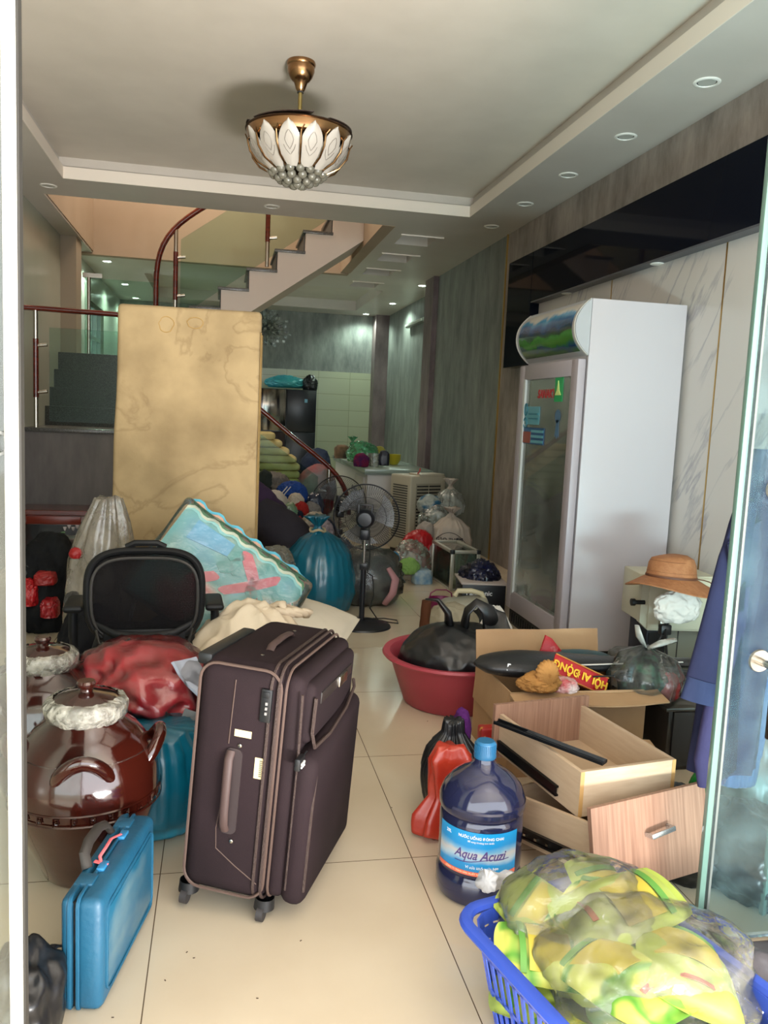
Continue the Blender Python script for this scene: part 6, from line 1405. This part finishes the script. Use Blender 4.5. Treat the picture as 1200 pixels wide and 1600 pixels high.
def packet(loc, rot, label, s=1.0, seed=0):
    t = thing('snack_packet', label, 'packet', loc, rot=rot, group='lime packets in the blue basket')
    W2, L2, T2 = .075*s, .12*s, .028*s
    o = MB()
    for sg in (1, -1):
        def pf(u, v):
            x = (u-.5)*2*W2; y = (v-.5)*2*L2; k = max(0, sin(pi*u))**.5*max(0, sin(pi*min(1, max(0, (v-.06)/.88))))**.4 if .06 < v < .94 else 0
            return (x*(1+.03*nz((u, v, seed), 5))*(1-.16*abs(2*v-1)**3), y*(1-.10*abs(2*u-1)**3), sg*T2*k*(1+.25*nz((x*12, y*12, seed), 1)) + .006*nz((x*9, y*9, seed+5), 1))
        o.sheet(pf, 16, 24)
    bmesh.ops.remove_doubles(o.b, verts=o.b.verts[:], dist=.0004)
    b0 = o.obj('packet_film', M_pk if seed % 2 else M_lime, t, smooth=180)
    zt_ = T2*1.12
    MB().sheet(lambda u, v: ((u-.5)*.11*s, (-.02+.08*v)*s, zt_*(1-.5*(2*u-1)**2)*1.0), 8, 4, thick=.001).obj('yellow_print', M_yel, t)
    MB().sheet(lambda u, v: ((u-.5)*.12*s, (.065+.012*v)*s, zt_*(.92-.5*(2*u-1)**2)), 8, 2, thick=.001).obj('green_band', M_grn, t)
    MB().sheet(lambda u, v: ((u-.5)*.05*s, (-.07+.012*v)*s, zt_*(.80-.1*(2*u-1)**2)), 6, 2, thick=.001).obj('red_print', M_redp, t)
    return t
R3 = lambda a, b_, c: (radians(a), radians(b_), radians(c))
pl_ = [((.83, 1.76, .225), R3(22, -16, 40), 1.2, 'lime packet at the far left of the basket, leaning on the bag film'), ((.90, 1.70, .27), R3(16, 8, -50), 1.15, 'bright yellow packet lying slanted over the basket\'s far left corner'),
       ((.98, 1.76, .265), R3(25, 6, 15), 1.1, 'lime packet with a green top standing at the back of the basket'), ((.78, 1.62, .235), R3(6, -12, 75), 1.2, 'lime packet along the left rim of the basket'),
       ((.96, 1.68, .30), R3(10, 6, -80), 1.35, 'large lime packet lying across the middle of the basket'), ((.88, 1.50, .26), R3(-8, -6, 20), 1.4, 'yellow-centred packet facing up at the near side of the basket'),
       ((1.03, 1.50, .265), R3(-6, 14, -25), 1.45, 'large pale lime packet with fine print on the basket\'s right'), ((1.02, 1.66, .24), R3(12, 22, 30), 1.2, 'lime packet half buried on the right of the basket'), ((.86, 1.68, .20), R3(4, 0, 10), 1.4, 'lime packet buried at the middle of the basket')]
for i, (lc, rt_, s_, lab) in enumerate(pl_): packet(lc, rt_, lab, s_, i)
for i, (x, y, z) in enumerate(((.80, 1.50, .09), (.95, 1.46, .09), (.80, 1.66, .09), (.95, 1.64, .09), (.86, 1.80, .10), (.93, 1.56, .16), (.82, 1.70, .16))):
    packet((x, y, z), R3(0, 0, 30*i), ['lime packet at the bottom of the basket, near its left wall slots', 'lime packet at the bottom of the basket, near side right of centre', 'lime packet at the bottom of the basket, behind the near-left one', 'lime packet at the bottom of the basket, right of its middle', 'lime packet low at the basket\'s far end', 'lime packet in the middle layer of the basket, near side', 'lime packet in the middle layer of the basket, toward the far left'][i], 1.25, i+20)
M_wrap = film('packet_wrap', '#e6e5d2', .09, tint=(.98, .99, .96), bump=.85, bscale=13, scale=9, rough=.10)
for i, (c, hx_, lab, sd) in enumerate((((.905, 1.74, .155), (.215, .17, .155), 'clear plastic bag wrapped round the lime packets at the back of the basket', 161), ((.97, 1.56, .17), (.25, .20, .13), 'clear plastic bag wrapped round the lime packets at the front of the basket', 162))):
    t = thing('clear_wrap_bag', lab, 'bag', c)
    o = MB(); blob(o, hx_, seed=sd, amp=.16, freq=1.8, crease=.06, cfreq=1.9, flat=.5, sub=6); o.obj('bag_film', M_wrap, t, smooth=180)
o = MB(); sack(o, [(.03, 0, .4), (.022, .03, .8), (.026, .07, .9), (.034, .10, 1)], seed=7, pleats=6, pleat=.06, amp=.3, seg=48); t = tag(o.obj('bag_neck', mat('crumpled_neck', '#c9ccd2', .3, bump=.6, bscale=30), smooth=180, loc=atY(795, 1375, 2.02)), 'twisted silvery neck of the packet bag touching the water bottle', 'bag'); t.rotation_euler = R3(20, -70, 10)

# ------------------------------------------------------------------ jacket on the door handle
jk = thing('jacket', 'blue-violet work jacket hanging behind the right glass door', 'jacket', (1.505, 2.13, 0)); jk.scale = (.92, .9, 1.0)
M_jk = fab('jacket_blue', '#1d2036', '#242741', scale=5, bump=.25, bscale=24); M_jd = fab('jacket_dark', '#17182a')
def body_(u, v):
    z = 1.40-.98*v; a = 2*pi*u
    w_ = .03+.065*min(1, v*3.2)**.8+.015*v; d_ = .02+.035*min(1, v*3)
    x = w_*cos(a)+.012*sin(7*a+3*v)+.006*nz((cos(a)*2, v*4, sin(a)*2), 2)+.01; y = d_*sin(a)+.012*cos(6*a+2*v)
    return (x+.055-.045*v, y, z)
o = MB(); o.sheet(body_, 72, 40); o.obj('jacket_body', M_jk, jk, smooth=180)
o = MB(); o.tube([(-.01, -.05, 1.25), (-.055, -.055, 1.08), (-.10, -.06, .86), (-.125, -.06, .72)], [.035, .05, .052, .055], 18, flat=.45, up=(0, 1, 0))
for v in o.b.verts: v.co += Vector((nz(v.co, 9, 1), nz(v.co, 9, 2), 0))*.010
s1 = o.obj('sleeve', M_jk, jk, smooth=60)
MB().tube([(-.12, -.06, .725), (-.135, -.061, .66)], [.058, .062], 18, flat=.45, up=(0, 1, 0)).obj('cuff', fab('cuff_blue', '#262e48'), s1, smooth=60)
o = MB(); o.tube([(.0, -.04, 1.10), (-.03, -.05, .9), (-.055, -.055, .68), (-.06, -.05, .48), (-.05, -.045, .40)], [.03, .045, .05, .058, .05], 18, flat=.5, up=(0, 1, 0))
for v in o.b.verts: v.co += Vector((nz(v.co, 8, 4), nz(v.co, 8, 5), 0))*.012
o.obj('sleeve', fab('jacket_violet', '#2e2a47', '#33304d', scale=4), jk, smooth=60)
o = MB(); drape(o, [(-.095, -.075, 1.13), (.03, -.06, 1.20), (.05, -.06, 1.02), (-.06, -.08, .98)], amp=.008, nu=16, nv=16); o.obj('collar', M_jk, jk, smooth=180)
MB().tube([(-.095, -.082, 1.13), (-.07, -.085, 1.02), (-.06, -.08, .90), (-.045, -.075, .6)], .0045, 6).obj('zip', M_jd, jk)
o = MB(); drape(o, [(-.05, -.078, .98), (-.015, -.075, 1.02), (.02, -.075, .45), (-.03, -.078, .42)], amp=.006, nu=10, nv=24, fr=6); o.obj('dark_lining', M_jd, jk, smooth=180)
# jacket parts behind the glass to the right
lump('blue_garment', 'second blue garment hanging against the glass, right of the jacket', 'garment', (1130, 880, 1200, 1220), 2.22, fab('denim_blue', '#36496e', '#3f567c', scale=5), depth=.12, seed=171, crease=.1)

# ------------------------------------------------------------------ bags behind the right glass door
for nm, lab, bx, y, m, dp, sd in (
 ('clear_bag', 'pale clear bag of red and green things behind the door glass', (1100, 1150, 1215, 1340), 2.45, mat('mixed_pale', '#5f6f68', .35, c2='#7c4a44', scale=5, bump=.6, bscale=14), .35, 181),
 ('green_bag', 'dark green patterned bag behind the door glass', (1105, 1315, 1170, 1400), 2.3, mat('green_pattern', '#28381f', .5, c2='#5c6428', scale=14), .25, 182),
 ('rubbish_bag', 'round black rubbish bag behind the door glass, on the floor', (1095, 1370, 1215, 1490), 2.2, M_bag, .4, 183),
 ('patterned_bag', 'black and cream patterned bag at the far right behind the glass', (1155, 1305, 1215, 1400), 2.35, mat('black_cream', '#211820', .5, c2='#a0967a', scale=8, contrast=(.55, .6)), .2, 184)):
    lump(nm, lab, 'bag', bx, y, m, depth=dp, seed=sd, crease=.09, floor=(nm == 'rubbish_bag'))
lump('clothes_sack', 'dark sack piled under the pale clear bag behind the glass', 'sack', (1110, 1330, 1215, 1440), 2.55, fab('dark_sack3', '#25272a'), depth=.3, seed=185, floor=True)
lump('green_sheet', 'bright green plastic edge showing between jacket and drawer', 'plastic sheet', (1085, 1205, 1115, 1250), 2.42, mat('bright_green', '#1f8a3c', .4), depth=.12, seed=186)
o = thing('grey_film', 'crumpled dark grey plastic film on the floor under the glass door', 'plastic sheet', (1.30, 1.72, 0))
MB_ = MB(); MB_.sheet(lambda u, v: ((-.18+.62*u), -.16+.36*v, max(.002, (.05+.05*ridge((u*1.4, v, 0), 2.3, 4)+.02*nz((u, v, 0), 9))*sin(pi*min(1, max(0, u)))**.5*sin(pi*v)**.5)), 60, 36, thick=.002).obj('film', mat('grey_film', '#4e4b50', .35, c2='#5d5b60', scale=8, bump=.4, bscale=25), o, smooth=180)
bx = thing('lunch_box', 'clear plastic food box with blue clip lid at the bottom right edge', 'food box', (1.235, 1.42, .0), rz=radians(-8))
MB().box((0, 0, .0), (.26, .18, .10), bev=.02, seg=3).obj('box_body', glassy('clear_box', '#cfd6dc', tint=(.9, .93, .95), body=.35, scale=10), bx)
MB().box((-.008, -.008, .10), (.268, .188, .122), bev=.01, seg=3).obj('lid', mat('lid_blue', '#1f4fae', .35), bx)
MB().tube([(x, y, .045) for x, y in [(-.003, .0), (.13, -.003), (.263, 0)]], .004, 6).obj('seal_line', mat('seal_blue', '#3f7cc8', .4), bx)
lump('white_packets', 'white packets inside the clip lid food box', 'packets', (1150, 1560, 1215, 1600), 1.5, mat('white_packet', '#cfd3da', .5, c2='#7c8494', scale=20), depth=.1, seed=191)

# ------------------------------------------------------------------ bottom left and dark corner on the left
lump('rubbish_bag', 'crumpled black plastic bag on the floor left of the blue case', 'bag', (-25, 1478, 98, 1615), 1.84, M_bag, depth=.24, seed=203, crease=.07, cfreq=2.0, amp=.25, floor=True)
o = MB(); o.tube([atY(60, 1500, 1.86), atY(85, 1478, 1.9), atY(98, 1478, 1.95)], [.015, .012, .006], 8, flat=.4); tag(o.obj('bag_strap', M_bag, smooth=180), 'black handle of the bag reaching up to the blue case', 'bag')
lc = thing('sideboard', 'dark red wooden sideboard against the landing wall', 'sideboard', (-1.78, 7.72, 0))
MB().box((0, .0, .42), (1.3, .46, .47), bev=.008).box((0, 0, 0), (.06, .44, .42)).box((.62, 0, 0), (.70, .44, .42)).box((1.22, 0, 0), (1.28, .44, .42)).box((0, .0, .34), (1.28, .44, .42)).box((0, .4, 0), (1.28, .44, .42)).obj('carcass', M_red, lc, smooth=0)
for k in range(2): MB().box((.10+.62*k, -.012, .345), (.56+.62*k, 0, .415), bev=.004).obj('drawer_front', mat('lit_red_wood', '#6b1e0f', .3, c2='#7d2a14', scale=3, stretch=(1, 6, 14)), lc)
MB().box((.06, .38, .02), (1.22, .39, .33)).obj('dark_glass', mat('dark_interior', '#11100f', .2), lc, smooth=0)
pt = thing('potted_plant', 'small green leafy plant with white flowers on the dark pile at left', 'plant', (-1.20, 6.6, .36))
rnd = random.Random(7)
M_lf = mat('leaf_green', '#2f6a22', .5)
for k in range(22):
    a = rnd.uniform(0, 2*pi); L1 = rnd.uniform(.08, .2); up_ = rnd.uniform(.0, .12)
    def lf(u, v, a=a, L1=L1, up_=up_): 
        r = L1*v; s = (u-.5)*.035*sin(pi*min(1, v*.95+.05)); return (r*cos(a)-s*sin(a), (r*sin(a)+s*cos(a))*.7, up_*v*1.3-.1*v*v+.02)
    MB().sheet(lf, 3, 8, thick=.0015).obj('leaf', M_lf, pt)
for k in range(4): MB().lathe([(0, 0), (.008, .01), (.014, .03), (0, .026)], (.05+.03*k, -.05, .10+.015*(k % 2)), 10).obj('flower', mat('petal_white', '#d8cfd4', .5), pt)
MB().lathe([(0, -.16), (.05, -.16), (.065, -.02), (.055, -.02), (0, -.03)], seg=24).obj('pot', mat('dark_pot', '#2d221d', .5), pt)
for nm, lab, cat_, bx, y, m, k in (
 ('dark_heap', 'black heap of bags along the left wall, under the grey panel', 'bags', (28, 850, 130, 985), 5.6, fab('black_heap', '#141518', '#1e2022', scale=6), dict(seed=211, depth=.8, floor=True)),
 ('grey_tarp', 'dark grey flattened tarpaulin on the left heap', 'tarpaulin', (25, 860, 75, 900), 5.5, fab('grey_tarp', '#3d3f40'), dict(seed=212, depth=.4)),
 ('red_bag', 'bright red bag at the left edge of the dark heap', 'bag', (22, 905, 62, 942), 5.25, mat('red_bag_film', '#a3121a', .4, bump=.4), dict(seed=213, depth=.2, sq=.65, crease=.12)),
 ('red_case', 'small red case lying on the dark heap', 'case', (53, 892, 88, 912), 5.25, mat('red_case', '#8c1a1c', .4), dict(seed=214, depth=.14, sq=.7)),
 ('red_packet', 'red packet low on the dark heap, right of the red bag', 'packet', (65, 935, 92, 962), 5.15, mat('red_pack2', '#8f141c', .35), dict(seed=215, depth=.14, crease=.12, sq=.6)),
 ('red_grip', 'red tool grip sticking out by the chair back', 'tool', (108, 855, 130, 872), 4.85, mat('red_grip', '#9a1a1c', .4), dict(seed=216, depth=.06, crease=.02)),
 ('black_bag', 'shiny black bag between the red packets and the rear jar', 'bag', (30, 950, 100, 1000), 4.3, M_bag, dict(seed=217, depth=.4, floor=True, crease=.12)),
 ('shoe', 'dark grey shoe beside the chair at the end of the left heap', 'shoe', (100, 925, 125, 945), 4.6, mat('shoe_grey', '#3c3d3e', .5), dict(seed=218, depth=.2, crease=.03)),
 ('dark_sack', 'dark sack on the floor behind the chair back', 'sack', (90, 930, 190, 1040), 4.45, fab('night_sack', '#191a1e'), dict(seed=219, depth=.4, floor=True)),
 ('dark_wood_box', 'dark red-brown wooden box beside the left heap', 'box', (92, 870, 128, 960), 6.4, mat('dark_wood', '#24100c', .4), dict(seed=220, depth=.3, sq=.5, crease=.0, amp=.02, floor=True)),
):
    lump(nm, lab, cat_, bx, y, m, **k)

tag(text('door_numeral', '0', .06, mat('door_sticker_grey', '#6d6f6c', .5), None, Matrix(((1, 0, 0, atY(1, 695, 1.49).x), (0, 0, -1, 1.49), (0, 1, 0, atY(1, 695, 1.49).z), (0, 0, 0, 1))), depth=.0006), 'grey numeral sticker on the left glass door', 'sticker')
M_spk = mat('floor_speck', '#4a3a2c', .8)
for k_, (px, py) in enumerate(((303, 1497), (292, 1488), (258, 1532), (176, 1590), (668, 1127), (612, 1262), (402, 1560), (470, 1470))):
    p = atZ(px, py, 0)
    tag(MB().box((-.003, -.0015, 0), (.003, .0015, .0012), bev=.0004).obj('crumb', M_spk, loc=p, rot=(0, 0, k_)), 'tiny brown crumb on the cream floor tiles', 'crumb', 'crumbs on the floor tiles')
